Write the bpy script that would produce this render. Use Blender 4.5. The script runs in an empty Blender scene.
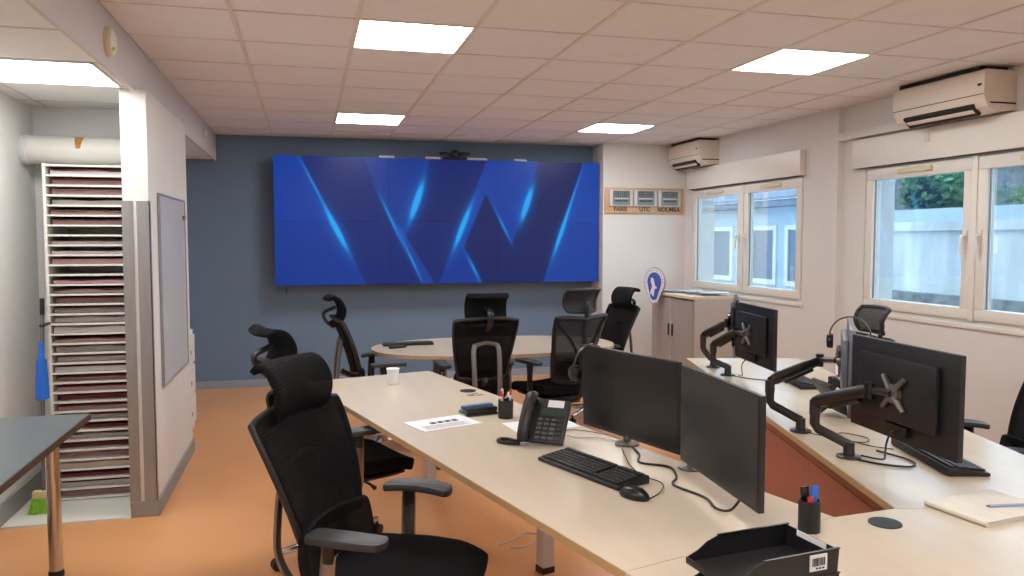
import bpy, bmesh, math, random
from mathutils import Vector, Matrix
random.seed(7)
PI = math.pi
S = bpy.context.scene
COL = S.collection

# ------------------------------------------------------------------ camera, world, exposure
cam_d = bpy.data.cameras.new('camera'); cam = bpy.data.objects.new('camera', cam_d); COL.objects.link(cam)
cam_d.sensor_width = 36.0; cam_d.lens = 785.0 / 1024.0 * 36.0
cam.location = (0, 0, 1.585)
cam.rotation_euler = (PI/2 - 0.0618, 0, -0.2535)
cam_d.clip_start = 0.05
S.camera = cam

W = bpy.data.worlds.new('overcast_dusk'); S.world = W; W.use_nodes = True
bg = W.node_tree.nodes['Background']; bg.inputs[0].default_value = (0.53, 0.78, 1.0, 1); bg.inputs[1].default_value = 4.8
PANEL_EMIT = 20.0
S.view_settings.view_transform = 'Standard'; S.view_settings.look = 'None'
S.view_settings.exposure = 0.28; S.view_settings.gamma = 1.0; S.view_settings.use_curve_mapping = False

# ------------------------------------------------------------------ materials
def lin(c):
    c = c / 255.0
    return c / 12.92 if c <= 0.04045 else ((c + 0.055) / 1.055) ** 2.4
def rgb(r, g, b): return (lin(r), lin(g), lin(b), 1.0)
MATS = {}
def mat(name, col, rough=0.5, metal=0.0, var=0.0, scale=8.0, bump=0.0, bscale=60.0, spec=0.5, coat=0.0, stretch=None, see=0.0, aniso=0.0):
    m = bpy.data.materials.new(name); m.use_nodes = True
    nt = m.node_tree; N = nt.nodes; L = nt.links
    p = N['Principled BSDF']
    p.inputs['Roughness'].default_value = rough; p.inputs['Metallic'].default_value = metal
    p.inputs['Specular IOR Level'].default_value = spec
    p.inputs['Coat Weight'].default_value = coat; p.inputs['Coat Roughness'].default_value = 0.15
    tc = N.new('ShaderNodeTexCoord'); mp = N.new('ShaderNodeMapping')
    L.new(tc.outputs['Object'], mp.inputs['Vector'])
    if stretch: mp.inputs['Scale'].default_value = stretch
    nz = N.new('ShaderNodeTexNoise'); nz.inputs['Scale'].default_value = scale; nz.inputs['Detail'].default_value = 4
    L.new(mp.outputs[0], nz.inputs['Vector'])
    cr = N.new('ShaderNodeValToRGB')
    a = 1 - var; b = 1 + var
    cr.color_ramp.elements[0].position = 0.3; cr.color_ramp.elements[1].position = 0.7
    cr.color_ramp.elements[0].color = (col[0]*a, col[1]*a, col[2]*a, 1)
    cr.color_ramp.elements[1].color = (min(1, col[0]*b), min(1, col[1]*b), min(1, col[2]*b), 1)
    L.new(nz.outputs['Fac'], cr.inputs[0]); L.new(cr.outputs[0], p.inputs['Base Color'])
    if bump > 0:
        n2 = N.new('ShaderNodeTexNoise'); n2.inputs['Scale'].default_value = bscale; n2.inputs['Detail'].default_value = 3
        L.new(mp.outputs[0], n2.inputs['Vector'])
        bm_ = N.new('ShaderNodeBump'); bm_.inputs['Strength'].default_value = bump; bm_.inputs['Distance'].default_value = 0.01
        L.new(n2.outputs['Fac'], bm_.inputs['Height']); L.new(bm_.outputs[0], p.inputs['Normal'])
    if see > 0:      # woven mesh: part of the light goes straight through
        tr = N.new('ShaderNodeBsdfTransparent'); mx = N.new('ShaderNodeMixShader')
        wv = N.new('ShaderNodeTexWave'); wv.inputs['Scale'].default_value = 26; wv.inputs['Distortion'].default_value = 2.5
        wv.bands_direction = 'Z'; L.new(mp.outputs[0], wv.inputs['Vector'])
        mr = N.new('ShaderNodeMapRange'); mr.inputs['To Min'].default_value = see*0.55; mr.inputs['To Max'].default_value = see*1.4
        L.new(wv.outputs['Fac'], mr.inputs['Value']); L.new(mr.outputs[0], mx.inputs[0])
        L.new(p.outputs[0], mx.inputs[1]); L.new(tr.outputs[0], mx.inputs[2])
        L.new(mx.outputs[0], N['Material Output'].inputs[0])
    MATS[name] = m
    return m
def emit(name, col, strength):
    m = bpy.data.materials.new(name); m.use_nodes = True
    nt = m.node_tree; nt.nodes.clear()
    e = nt.nodes.new('ShaderNodeEmission'); e.inputs[0].default_value = col; e.inputs[1].default_value = strength
    o = nt.nodes.new('ShaderNodeOutputMaterial'); nt.links.new(e.outputs[0], o.inputs[0])
    return m
def glass_mat(name):
    m = bpy.data.materials.new(name); m.use_nodes = True
    nt = m.node_tree; nt.nodes.clear(); N = nt.nodes; L = nt.links
    t = N.new('ShaderNodeBsdfTransparent'); t.inputs[0].default_value = (0.98, 0.99, 1.0, 1)
    g = N.new('ShaderNodeBsdfGlossy'); g.inputs['Roughness'].default_value = 0.02
    f = N.new('ShaderNodeFresnel'); f.inputs[0].default_value = 1.5
    ml = N.new('ShaderNodeMath'); ml.operation = 'MULTIPLY'; ml.inputs[1].default_value = 0.7
    mx = N.new('ShaderNodeMixShader'); o = N.new('ShaderNodeOutputMaterial')
    L.new(f.outputs[0], ml.inputs[0]); L.new(ml.outputs[0], mx.inputs[0]); L.new(t.outputs[0], mx.inputs[1]); L.new(g.outputs[0], mx.inputs[2]); L.new(mx.outputs[0], o.inputs[0])
    return m

M_wall   = mat('white_paint', rgb(220, 217, 213), 0.7, var=0.015, scale=3, bump=0.04, bscale=180)
M_annex  = mat('annex_paint', rgb(228, 228, 226), 0.6, var=0.015, scale=3, bump=0.03, bscale=150)
M_blue   = mat('slate_blue_paint', rgb(106, 129, 155), 0.62, var=0.03, scale=2.5, bump=0.03, bscale=160)
M_tile   = mat('mineral_fibre_tile', rgb(233, 231, 233), 0.9, var=0.02, scale=5, bump=0.1, bscale=220)
M_grid   = mat('ceiling_grid', rgb(222, 213, 208), 0.6, var=0.02)
M_beam   = mat('soffit_paint', rgb(206, 200, 200), 0.6, var=0.015, scale=4)
M_floor  = mat('orange_resin', rgb(222, 160, 106), 0.3, var=0.045, scale=1.3, bump=0.015, bscale=25, spec=0.4)
M_white  = mat('white_laminate', rgb(226, 224, 216), 0.45, var=0.01)
M_pvc    = mat('white_pvc', rgb(228, 224, 216), 0.35, var=0.01)
M_vent   = mat('cream_plastic', rgb(214, 200, 170), 0.45, var=0.02)
M_ac     = mat('air_conditioner_shell', rgb(224, 212, 198), 0.35, var=0.01)
M_plinth = mat('grey_plinth', rgb(150, 148, 145), 0.5, var=0.03)
M_plinthb = mat('pale_blue_plinth', rgb(150, 160, 172), 0.5, var=0.03)
M_steel  = mat('brushed_steel', rgb(160, 160, 160), 0.36, 0.6, var=0.06, scale=4, stretch=(30, 30, 1))
M_chrome = mat('chrome', rgb(205, 200, 198), 0.14, 1.0)
M_alu    = mat('grey_aluminium', rgb(128, 124, 124), 0.35, 0.6)
M_desk   = mat('birch_laminate', rgb(212, 198, 176), 0.23, var=0.03, scale=2.0, stretch=(6, 0.6, 1), spec=0.5)
M_edge   = mat('birch_edge_band', rgb(190, 160, 118), 0.5, var=0.05, scale=10)
M_terra  = mat('terracotta_laminate', rgb(164, 100, 80), 0.5, var=0.03, scale=2)
M_leg    = mat('light_grey_metal', rgb(205, 203, 204), 0.4, 0.2)
M_black  = mat('black_plastic', rgb(26, 26, 28), 0.45, var=0.06)
M_black2 = mat('satin_black', rgb(18, 18, 20), 0.35, var=0.04)
M_pad    = mat('dark_grey_pad', rgb(42, 43, 46), 0.45, var=0.05)
M_mesh   = mat('black_mesh', rgb(13, 13, 14), 0.8, var=0.12, scale=60, bump=0.25, bscale=320, see=0.12, spec=0.15)
M_lumb   = mat('black_lumbar_mesh', rgb(18, 18, 19), 0.8, var=0.12, scale=60, bump=0.25, bscale=320, see=0.14, spec=0.15)
M_thin   = mat('black_see_through_mesh', rgb(38, 38, 42), 0.8, var=0.1, scale=60, bump=0.2, bscale=320, see=0.3)
M_seat   = mat('black_fabric', rgb(13, 13, 14), 0.9, var=0.1, scale=90, bump=0.3, bscale=260, spec=0.15)
M_screen = mat('dark_screen', rgb(26, 26, 27), 0.3, var=0.02, spec=0.55)
M_bezel  = mat('monitor_shell', rgb(30, 30, 34), 0.4, var=0.05)
M_sil    = mat('silver_shell', rgb(132, 138, 148), 0.35, 0.4)
M_postm  = mat('polished_grey_metal', rgb(150, 144, 142), 0.25, 0.85)
M_arm    = mat('dark_grey_metal', rgb(72, 70, 72), 0.35, 0.6)
M_paper  = mat('white_paper', rgb(232, 232, 236), 0.8, var=0.01)
M_ink    = mat('dark_ink', rgb(46, 46, 60), 0.7)
M_grey   = mat('table_grey_top', rgb(112, 122, 126), 0.3, var=0.04, scale=14)
M_dkbrown = mat('dark_brown_edge', rgb(54, 42, 36), 0.4)
M_cab    = mat('beige_grey_metal', rgb(186, 178, 170), 0.45, var=0.01)
M_cabdoor = mat('tambour_grey', rgb(168, 160, 154), 0.5, var=0.01)
M_cabtop = mat('cream_top', rgb(218, 202, 180), 0.45, var=0.02)
M_wood   = mat('light_wood', rgb(206, 166, 126), 0.5, var=0.08, scale=5, stretch=(1, 1, 8))
M_lcd    = mat('lcd_grey', rgb(128, 140, 142), 0.3)
M_lcdk   = mat('lcd_segment', rgb(28, 36, 44), 0.4)
M_silver = mat('silver_plastic', rgb(206, 206, 210), 0.35)
M_bluep  = mat('blue_plastic', rgb(32, 112, 220), 0.4)
M_green  = mat('green_bristle', rgb(140, 200, 60), 0.7, var=0.15, scale=60, bump=0.5, bscale=200)
M_cream  = mat('cream_wood', rgb(216, 200, 150), 0.5)
M_red    = mat('red_plastic', rgb(200, 60, 50), 0.4)
M_teal   = mat('teal_plastic', rgb(50, 90, 150), 0.4)
M_lgreen = mat('bright_green_plastic', rgb(60, 130, 110), 0.4)
M_key    = mat('key_black', rgb(46, 46, 48), 0.5)
M_keyw   = mat('key_grey', rgb(86, 88, 90), 0.5)
M_lcdg   = mat('lcd_green', rgb(50, 70, 58), 0.25)
M_duct   = mat('duct_white', rgb(216, 212, 206), 0.5, var=0.03)
M_tape   = mat('brown_tape', rgb(170, 120, 60), 0.5)
M_board  = mat('whiteboard_enamel', rgb(206, 207, 208), 0.25, var=0.01)
M_conc   = mat('stained_render', rgb(214, 216, 214), 0.85, var=0.26, scale=2.6, bump=0.2, bscale=12, stretch=(1, 1, 0.25))
M_concb  = mat('weathered_footing', rgb(140, 142, 140), 0.9, var=0.4, scale=7, bump=0.4, bscale=14)
M_extw   = mat('pale_render', rgb(186, 200, 206), 0.8, var=0.05, scale=1.5)
M_extg   = mat('dim_glass', rgb(104, 114, 124), 0.15)
M_roof   = mat('grey_sheet_roof', rgb(126, 132, 140), 0.5, var=0.2, scale=2.5, stretch=(1, 6, 1))
M_ground = mat('courtyard_ground', rgb(130, 130, 126), 0.9, var=0.15, scale=2)
M_leaf1  = mat('leaf_green', rgb(98, 138, 84), 0.7, var=0.4, scale=2.5)
M_leaf2  = mat('leaf_dark', rgb(74, 112, 78), 0.7, var=0.4, scale=2.5)
M_bark   = mat('bark', rgb(90, 76, 64), 0.9, var=0.2)
M_glass  = glass_mat('window_glass')
M_lamp   = emit('led_diffuser', (0.99, 0.98, 0.97, 1), PANEL_EMIT)
M_lampa  = emit('led_diffuser_annex', (0.98, 1.0, 0.98, 1), PANEL_EMIT*0.6)
M_wbf    = mat('satin_frame', rgb(150, 148, 152), 0.4, 0.1)
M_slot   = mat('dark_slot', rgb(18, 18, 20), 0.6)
M_cable  = mat('cable_black', rgb(30, 30, 32), 0.5)
M_cablew = mat('cable_pale', rgb(190, 186, 182), 0.5)
M_cabler = mat('cable_brown', rgb(120, 70, 50), 0.5)

# ------------------------------------------------------------------ mesh helpers
class MB:
    def __init__(s): s.v = []; s.f = []
    def add(s, vs, fs):
        o = len(s.v); s.v += [tuple(q) for q in vs]; s.f += [tuple(i + o for i in f) for f in fs]; return s
    def box(s, c, d, R=None):
        hx, hy, hz = d[0]/2, d[1]/2, d[2]/2
        vs = [Vector((x, y, z)) for x in (-hx, hx) for y in (-hy, hy) for z in (-hz, hz)]
        if R is not None: vs = [R @ q for q in vs]
        c = Vector(c)
        return s.add([q + c for q in vs], [(0,1,3,2), (4,6,7,5), (0,4,5,1), (2,3,7,6), (0,2,6,4), (1,5,7,3)])
    def bb(s, x0, x1, y0, y1, z0, z1): return s.box(((x0+x1)/2, (y0+y1)/2, (z0+z1)/2), (abs(x1-x0), abs(y1-y0), abs(z1-z0)))
    def cyl(s, p0, p1, r0, r1=None, n=16):
        r1 = r0 if r1 is None else r1
        p0 = Vector(p0); p1 = Vector(p1); d = (p1 - p0).normalized()
        a = d.orthogonal().normalized(); b = d.cross(a)
        vs = []
        for p, r in ((p0, r0), (p1, r1)):
            for k in range(n):
                t = 2*PI*k/n; vs.append(p + a*r*math.cos(t) + b*r*math.sin(t))
        fs = [(k, (k+1) % n, n+(k+1) % n, n+k) for k in range(n)]
        fs += [tuple(range(n-1, -1, -1)), tuple(range(n, 2*n))]
        return s.add(vs, fs)
    def tube(s, pts, r, n=8, closed=False, flat=None):
        # flat=(wa, wb): elliptical section, first axis as horizontal as can be
        P = [Vector(p) for p in pts]; m = len(P); vs = []; prev = None
        for i in range(m):
            if closed: t = P[(i+1) % m] - P[i-1]
            else: t = P[min(i+1, m-1)] - P[max(i-1, 0)]
            t.normalize()
            if prev is None:
                a = t.cross(Vector((0, 0, 1)))
                if a.length < 1e-3: a = t.orthogonal()
            else: a = prev - t*prev.dot(t)
            a.normalize(); prev = a; b = t.cross(a)
            rr = r[i] if isinstance(r, (list, tuple)) else r
            ra, rb = (rr, rr) if not flat else (flat[0]*rr, flat[1]*rr)
            for k in range(n):
                q = 2*PI*(k+0.5)/n; vs.append(P[i] + a*ra*math.cos(q) + b*rb*math.sin(q))
        fs = []
        for i in range(m if closed else m-1):
            j = (i+1) % m
            fs += [(i*n+k, i*n+(k+1) % n, j*n+(k+1) % n, j*n+k) for k in range(n)]
        if not closed: fs += [tuple(range(n-1, -1, -1)), tuple(range((m-1)*n, m*n))]
        return s.add(vs, fs)
    def lathe(s, prof, c=(0, 0, 0), n=24, axis=None):
        c = Vector(c); vs = []; m = len(prof)
        for r, z in prof:
            for k in range(n):
                t = 2*PI*k/n; q = Vector((r*math.cos(t), r*math.sin(t), z))
                if axis is not None: q = axis @ q
                vs.append(c + q)
        fs = []
        for i in range(m-1): fs += [(i*n+k, i*n+(k+1) % n, (i+1)*n+(k+1) % n, (i+1)*n+k) for k in range(n)]
        fs += [tuple(range(n-1, -1, -1)), tuple(range((m-1)*n, m*n))]
        return s.add(vs, fs)
    def prism(s, poly, z0, z1, fn=None):
        n = len(poly)
        fn = fn or (lambda x, y, z: (x, y, z))
        vs = [fn(x, y, z0) for x, y in poly] + [fn(x, y, z1) for x, y in poly]
        fs = [(k, (k+1) % n, n+(k+1) % n, n+k) for k in range(n)] + [tuple(range(n-1, -1, -1)), tuple(range(n, 2*n))]
        return s.add(vs, fs)
    def sheet(s, fn, nu, nv, th, k=0.0):
        g = []
        for j in range(nv+1):
            for i in range(nu+1):
                u = -1 + 2*i/nu; v = -1 + 2*j/nv
                g.append(Vector(fn(*squircle(u, v, k))))
        W_ = nu+1; nr = []
        for j in range(nv+1):
            for i in range(nu+1):
                a = g[j*W_+min(i+1, nu)] - g[j*W_+max(i-1, 0)]; b = g[min(j+1, nv)*W_+i] - g[max(j-1, 0)*W_+i]
                q = a.cross(b); nr.append(q.normalized() if q.length > 1e-9 else Vector((0, 0, 1)))
        n = len(g)
        vs = [p + q*th/2 for p, q in zip(g, nr)] + [p - q*th/2 for p, q in zip(g, nr)]
        fs = []
        for j in range(nv):
            for i in range(nu):
                a = j*W_+i; b = a+1; c = a+W_+1; d = a+W_
                fs += [(a, b, c, d), (n+d, n+c, n+b, n+a)]
        for i in range(nu):
            a = i; b = i+1; fs.append((n+a, n+b, b, a))
            a = nv*W_+i; b = a+1; fs.append((a, b, n+b, n+a))
        for j in range(nv):
            a = j*W_; b = a+W_; fs.append((a, b, n+b, n+a))
            a = j*W_+nu; b = a+W_; fs.append((n+a, n+b, b, a))
        return s.add(vs, fs)
    def build(s, name, m, parent=None, smooth=False, bevel=0.0, seg=2, label=None):
        me = bpy.data.meshes.new(name); me.from_pydata(s.v, [], s.f)
        bm = bmesh.new(); bm.from_mesh(me); bmesh.ops.recalc_face_normals(bm, faces=bm.faces)
        if bevel > 0:
            ed = [e for e in bm.edges if len(e.link_faces) == 2 and e.calc_face_angle() > 0.6]
            bmesh.ops.bevel(bm, geom=ed, offset=bevel, segments=seg, profile=0.6, affect='EDGES', clamp_overlap=True)
        bm.to_mesh(me); bm.free()
        if smooth or bevel > 0:
            for p_ in me.polygons: p_.use_smooth = True
            me.set_sharp_from_angle(angle=0.7)
        me.materials.append(m)
        o = bpy.data.objects.new(name, me); COL.objects.link(o)
        if parent: o.parent = parent
        if label: o['label'] = label
        return o
def squircle(u, v, k):
    return (1-k)*u + k*u*math.sqrt(max(0, 1-v*v/2)), (1-k)*v + k*v*math.sqrt(max(0, 1-u*u/2))
def outline(fn, k, n=10):
    P = []
    for a, b in (((-1, -1), (1, -1)), ((1, -1), (1, 1)), ((1, 1), (-1, 1)), ((-1, 1), (-1, -1))):
        for i in range(n):
            t = i/n; u = a[0]+(b[0]-a[0])*t; v = a[1]+(b[1]-a[1])*t
            P.append(fn(*squircle(u, v, k)))
    return P
def spline(P, n=8):
    P = [Vector(p) for p in P]; out = []
    for i in range(len(P)-1):
        p0 = P[max(i-1, 0)]; p1 = P[i]; p2 = P[i+1]; p3 = P[min(i+2, len(P)-1)]
        for k in range(n):
            t = k/n
            out.append(0.5*((2*p1) + (p2-p0)*t + (2*p0-5*p1+4*p2-p3)*t*t + (3*p1-p0-3*p2+p3)*t**3))
    out.append(P[-1]); return out
def tag(o, label=None, cat=None, group=None, kind=None):
    if label: o['label'] = label
    if cat: o['category'] = cat
    if group: o['group'] = group
    if kind: o['kind'] = kind
    return o
def thing(name, label, cat, loc=(0, 0, 0), rz=0.0, group=None, kind=None):
    o = bpy.data.objects.new(name, None); COL.objects.link(o); o.empty_display_size = 0.1
    o.location = loc; o.rotation_euler = (0, 0, rz)
    return tag(o, label, cat, group, kind)
def dup(o, parent=None):
    c = o.copy(); COL.objects.link(c)
    if parent: c.parent = parent
    for ch in list(o.children): dup(ch, c)
    return c
def place(o, loc, rz, label): o.location = loc; o.rotation_euler = (0, 0, rz); o['label'] = label; return o
def struct(name, mb, m, label, cat, **k):
    return tag(mb.build(name, m, **k), label, cat, kind='structure')
def text_mesh(name, body, size, m, M, parent, depth=0.0005):
    cu = bpy.data.curves.new(name, 'FONT'); cu.body = body; cu.size = size; cu.extrude = depth; cu.align_x = 'CENTER'; cu.align_y = 'CENTER'; cu.offset = size*0.03
    t = bpy.data.objects.new(name, cu); COL.objects.link(t)
    bpy.context.view_layer.update()
    me = bpy.data.meshes.new_from_object(t.evaluated_get(bpy.context.evaluated_depsgraph_get()))
    bpy.data.objects.remove(t); bpy.data.curves.remove(cu)
    me.transform(M); me.materials.clear(); me.materials.append(m); me.name = name
    o = bpy.data.objects.new(name, me); COL.objects.link(o); o.parent = parent
    return o

# ------------------------------------------------------------------ room shell
XL, XB, XR, YB, YW, YN = -1.67, -0.92, 4.29, 8.80, 8.45, -2.9
HC, HA = 2.681, 2.42
XW = 3.262                                    # left edge of the white pier beside the video wall
struct('floor', MB().bb(XL-0.2, XR+0.5, YN-0.2, YB+0.2, -0.12, 0), M_floor, 'glossy orange resin floor under the desks and chairs', 'floor')
struct('wall_back', MB().bb(XL-0.2, XR+0.5, YB, YB+0.2, 0, 3.0), M_blue, 'slate blue painted wall behind the video wall', 'wall')
struct('wall_pier', MB().bb(XW, XR+0.3, YW, YB-0.001, 0, HC+0.1), M_wall, 'white wall section carrying the clock board', 'wall')
struct('wall_left', MB().bb(XL-0.2, XL, YN-0.2, YB, 0, 2.9), M_annex, 'white side wall of the annex beside the shelf unit', 'wall')
struct('wall_near', MB().bb(XL, XR+0.5, YN-0.2, YN, 0, 2.9), M_wall, 'plain white wall opposite the video wall', 'wall')
struct('wall_annex', MB().bb(XL, -1.0, 5.60, 5.70, 0, HA+0.2), M_annex, 'short white wall behind the pigeonhole shelf unit', 'wall')
struct('wall_partition', MB().bb(-1.0, -0.865, 4.80, 6.25, 0, HA), M_wall, 'short white partition wall carrying the whiteboard', 'wall')
# right wall with two window openings (z 1.03-2.15): far y 6.17-8.27, near y 3.22-5.34
w = MB()
XN = XR + 0.05                                # the near bay is set back a little
def wall_bay(x, y0, y1, h0, h1):
    w.bb(x, x+0.28, y0, h0, 0, HC+0.15); w.bb(x, x+0.28, h1, y1, 0, HC+0.15)
    w.bb(x, x+0.28, h0, h1, 0, 1.02); w.bb(x, x+0.28, h0, h1, 2.16, HC+0.15)
wall_bay(XR, 5.71, YB, 6.17, 8.27)
wall_bay(XN, YN, 5.71, 3.30, 5.43)
struct('wall_right', w, M_wall, 'white window wall with two recessed bays', 'wall')
for i, (nm, b, m) in enumerate((('baseboard_back', (XL, XW, YB-0.015, YB, 0, 0.08), M_plinthb), ('baseboard_partition', (-0.865, -0.85, 4.79, 6.25, 0, 0.09), M_plinth),
                               ('baseboard_partition_end', (-1.0, -0.85, 4.785, 4.80, 0, 0.09), M_plinth), ('baseboard_left', (XL, XL+0.015, YN, 5.6, 0, 0.13), M_plinth),
                               ('baseboard_right', (XR-0.015, XR, 5.72, YW, 0, 0.08), M_plinth))):
    struct(nm, MB().bb(*b), m, ['thin pale skirting along the blue wall', 'grey skirting along the partition side', 'grey skirting on the partition end', 'grey skirting along the annex side wall', 'grey skirting below the far window'][i], 'skirting')
struct('floor_annex', MB().bb(XL+0.016, -1.001, 4.77, 5.6, 0, 0.012), M_white, 'white floor plate in front of the pigeonhole shelf unit', 'floor plate')

# ceiling: slab, grid bars, tiles
ceil = struct('ceiling', MB().bb(XB, XR+0.4, YN, YB, HC+0.03, HC+0.12), M_tile, 'suspended ceiling of pale square tiles in a metal grid', 'ceiling')
GX = [0.257+0.6*k for k in range(-2, 8)]      # grid lines
GY = [4.045+0.6*k for k in range(-11, 9)]
lamps_at = {(0.257, 4.045), (0.257, 7.045), (2.657, 4.045), (2.657, 7.045), (0.257, 1.045), (2.657, 1.045), (0.257, -1.955), (2.657, -1.955)}
for x in GX[1:-1]: MB().bb(x-0.011, x+0.011, YN, YB-0.001, HC-0.005, HC+0.004).build('grid_bar', M_grid, ceil)
for y in GY: MB().bb(XB, XR if y > 5.71 else XN, y-0.006, y+0.006, HC-0.0035, HC+0.004).build('grid_bar', M_grid, ceil)
tile_me = {}
for i, gx in enumerate(GX[:-1]):
    x0 = max(gx+0.006, XB+0.002); x1 = min(gx+0.594, XN)
    for gy in GY:
        y1 = min(gy+0.594, YB-0.002)
        if (round(gx, 3), round(gy, 3)) in lamps_at: continue
        key = (round(x1-x0, 3), round(y1-gy, 3))
        cx, cy = (x0+x1)/2, (gy+0.006+y1)/2
        if key not in tile_me:
            t = MB().box((0, 0, 0), (x1-x0, y1-gy-0.006, 0.016)).build('ceiling_tile', M_tile, ceil, bevel=0.003, seg=1); tile_me[key] = t.data
        else:
            t = bpy.data.objects.new('ceiling_tile', tile_me[key]); COL.objects.link(t); t.parent = ceil
        t.location = (cx, cy, HC+0.008+random.uniform(-0.0012, 0.0012))
# near part of the ceiling beyond the tiles
# dropped ceiling of the annex + its fascia (the beam)
sof = struct('ceiling_annex', MB().bb(XL, XB-0.021, YN, YB-0.001, HA, HA+0.1), M_annex, 'low white ceiling over the annex', 'ceiling')
for y in (3.54, 4.14, 4.74, 5.34): MB().bb(XL, XB-0.021, y-0.006, y+0.006, HA-0.003, HA+0.002).build('grid_bar', M_beam, sof)
MB().bb(-1.585, -1.573, YN, YB, HA-0.003, HA+0.002).build('grid_bar', M_beam, sof)
fas = tag(bpy.data.objects.new('trim_1', None), 'grey white fascia beam between main and low ceiling', 'beam', kind='structure'); COL.objects.link(fas)
for y0, y1 in ((YN, 2.6), (2.602, 6.2), (6.203, YB-0.001)): MB().bb(XB-0.02, XB, y0, y1, HA-0.012, HC+0.05).build('fascia_board', M_beam, fas)

def panel_lamp(x, y, z, label, m, first=[None]):
    t = thing('led_panel', label, 'ceiling light', (x, y, z), 0, 'square LED panels in the ceiling')
    f = MB()
    for s in (-1, 1): f.bb(s*0.287, s*0.297, -0.297, 0.297, -0.006, 0.014); f.bb(-0.297, 0.297, s*0.287, s*0.297, -0.006, 0.014)
    f.build('frame', M_pvc, t)
    MB().bb(-0.287, 0.287, -0.287, 0.287, -0.003, 0.012).build('diffuser', m, t)
    return t
for gx, gy in sorted(lamps_at):
    lb = {(0.257, 4.045): 'bright LED panel in the main ceiling over the birch desk with the phone', (0.257, 7.045): 'bright LED panel in the ceiling between video wall and oval table',
          (2.657, 4.045): 'bright LED panel in the ceiling over the desk with monitor arms', (2.657, 7.045): 'bright LED panel in the ceiling near the far air conditioner',
          (0.257, 1.045): 'LED panel above the linking table, on the annex side', (2.657, 1.045): 'LED panel above the linking table, on the window side',
          (0.257, -1.955): 'LED panel beside the plain white wall, on the annex side', (2.657, -1.955): 'LED panel beside the plain white wall, on the window side'}[(gx, gy)]
    panel_lamp(gx+0.3, gy+0.3, HC+0.002, lb, M_lamp)
panel_lamp(-1.27, 4.44, HA-0.002, 'bright LED panel in the low annex ceiling above the grey table', M_lampa)
panel_lamp(-1.27, 1.44, HA-0.002, 'LED panel in the low annex ceiling behind the viewpoint', M_lampa)

# beam-mounted sounders
def sounder(y, z, r, label):
    t = thing('alarm_sounder', label, 'alarm', (XB, y, z), 0)
    ax = Matrix.Rotation(PI/2, 3, 'Y')
    MB().lathe([(r, 0.0), (r, 0.012), (r*0.92, 0.02)], n=28, axis=ax).build('base', M_vent, t, smooth=True)
    MB().lathe([(r*0.8, 0.02), (r*0.8, 0.028), (r*0.55, 0.036), (r*0.2, 0.038)], n=24, axis=ax).build('cover', M_pvc, t, smooth=True)
    MB().cyl((0.03, -r*0.45, -r*0.5), (0.042, -r*0.45, -r*0.5), 0.009).build('indicator', M_vent, t, smooth=True)
sounder(4.196, 2.53, 0.075, 'round cream alarm sounder on the grey fascia beam above the annex')
sounder(7.75, 2.55, 0.04, 'small white round detector on the fascia beam beside the blue wall')

# ------------------------------------------------------------------ partition: steel guards, whiteboard
for x0, x1, lb in ((-1.004, -0.948, 'brushed steel strip on the partition end, on the shelf side'), (-0.928, -0.861, 'brushed steel corner strip on the partition end, on the whiteboard side')):
    t = MB().bb(x0, x1, 4.794, 4.7985, 0.05, 1.80)
    if x1 > -0.9: t.bb(-0.8645, -0.861, 4.794, 4.835, 0.05, 1.80)
    tag(t.build('corner_guard', M_steel), lb, 'corner guard', 'steel corner guards')
t = thing('whiteboard', 'tall framed whiteboard on the side of the partition wall', 'whiteboard', (-0.864, 5.53, 0.70))
MB().bb(0, 0.012, -0.468, 0.488, 0.012, 1.148).build('board_surface', M_board, t)
for nm, b in (('frame_rail', (-0.48, 0.50, 0.0, 0.012)), ('frame_rail', (-0.48, 0.50, 1.148, 1.16)), ('frame_stile', (-0.48, -0.468, 0.012, 1.148)), ('frame_stile', (0.488, 0.50, 0.012, 1.148))):
    MB().bb(0, 0.018, *b).build(nm, M_wbf, t, bevel=0.002, seg=1)
MB().bb(0.012, 0.03, 0.40, 0.44, 1.02, 1.05).build('magnet', M_alu, t)

# low drawer unit + printer behind the partition
t = thing('drawer_unit', 'low white drawer unit behind the whiteboard partition', 'cabinet', (-1.16, 6.72, 0))
MB().bb(-0.22, 0.2, -0.36, 0.36, 0, 0.83).build('body', M_white, t, bevel=0.004)
for k in range(3):
    d = MB().bb(0.2, 0.216, -0.34, 0.34, 0.06+k*0.25, 0.29+k*0.25).build('drawer', M_white, t, bevel=0.004)
    MB().cyl((0.216, 0, 0.175+k*0.25), (0.235, 0, 0.175+k*0.25), 0.018).build('knob', M_alu, d, smooth=True)
t = thing('printer', 'small black printer standing on the white drawer unit', 'printer', (-1.14, 6.72, 0.831))
MB().bb(-0.18, 0.18, -0.22, 0.22, 0, 0.15).build('body', M_black, t, bevel=0.015)
MB().bb(-0.16, 0.16, -0.2, 0.2, 0.151, 0.165).build('lid', M_black2, t, bevel=0.004)
MB().bb(0.18, 0.2, -0.15, 0.15, 0.04, 0.09).build('paper_slot', M_pad, t)

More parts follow.
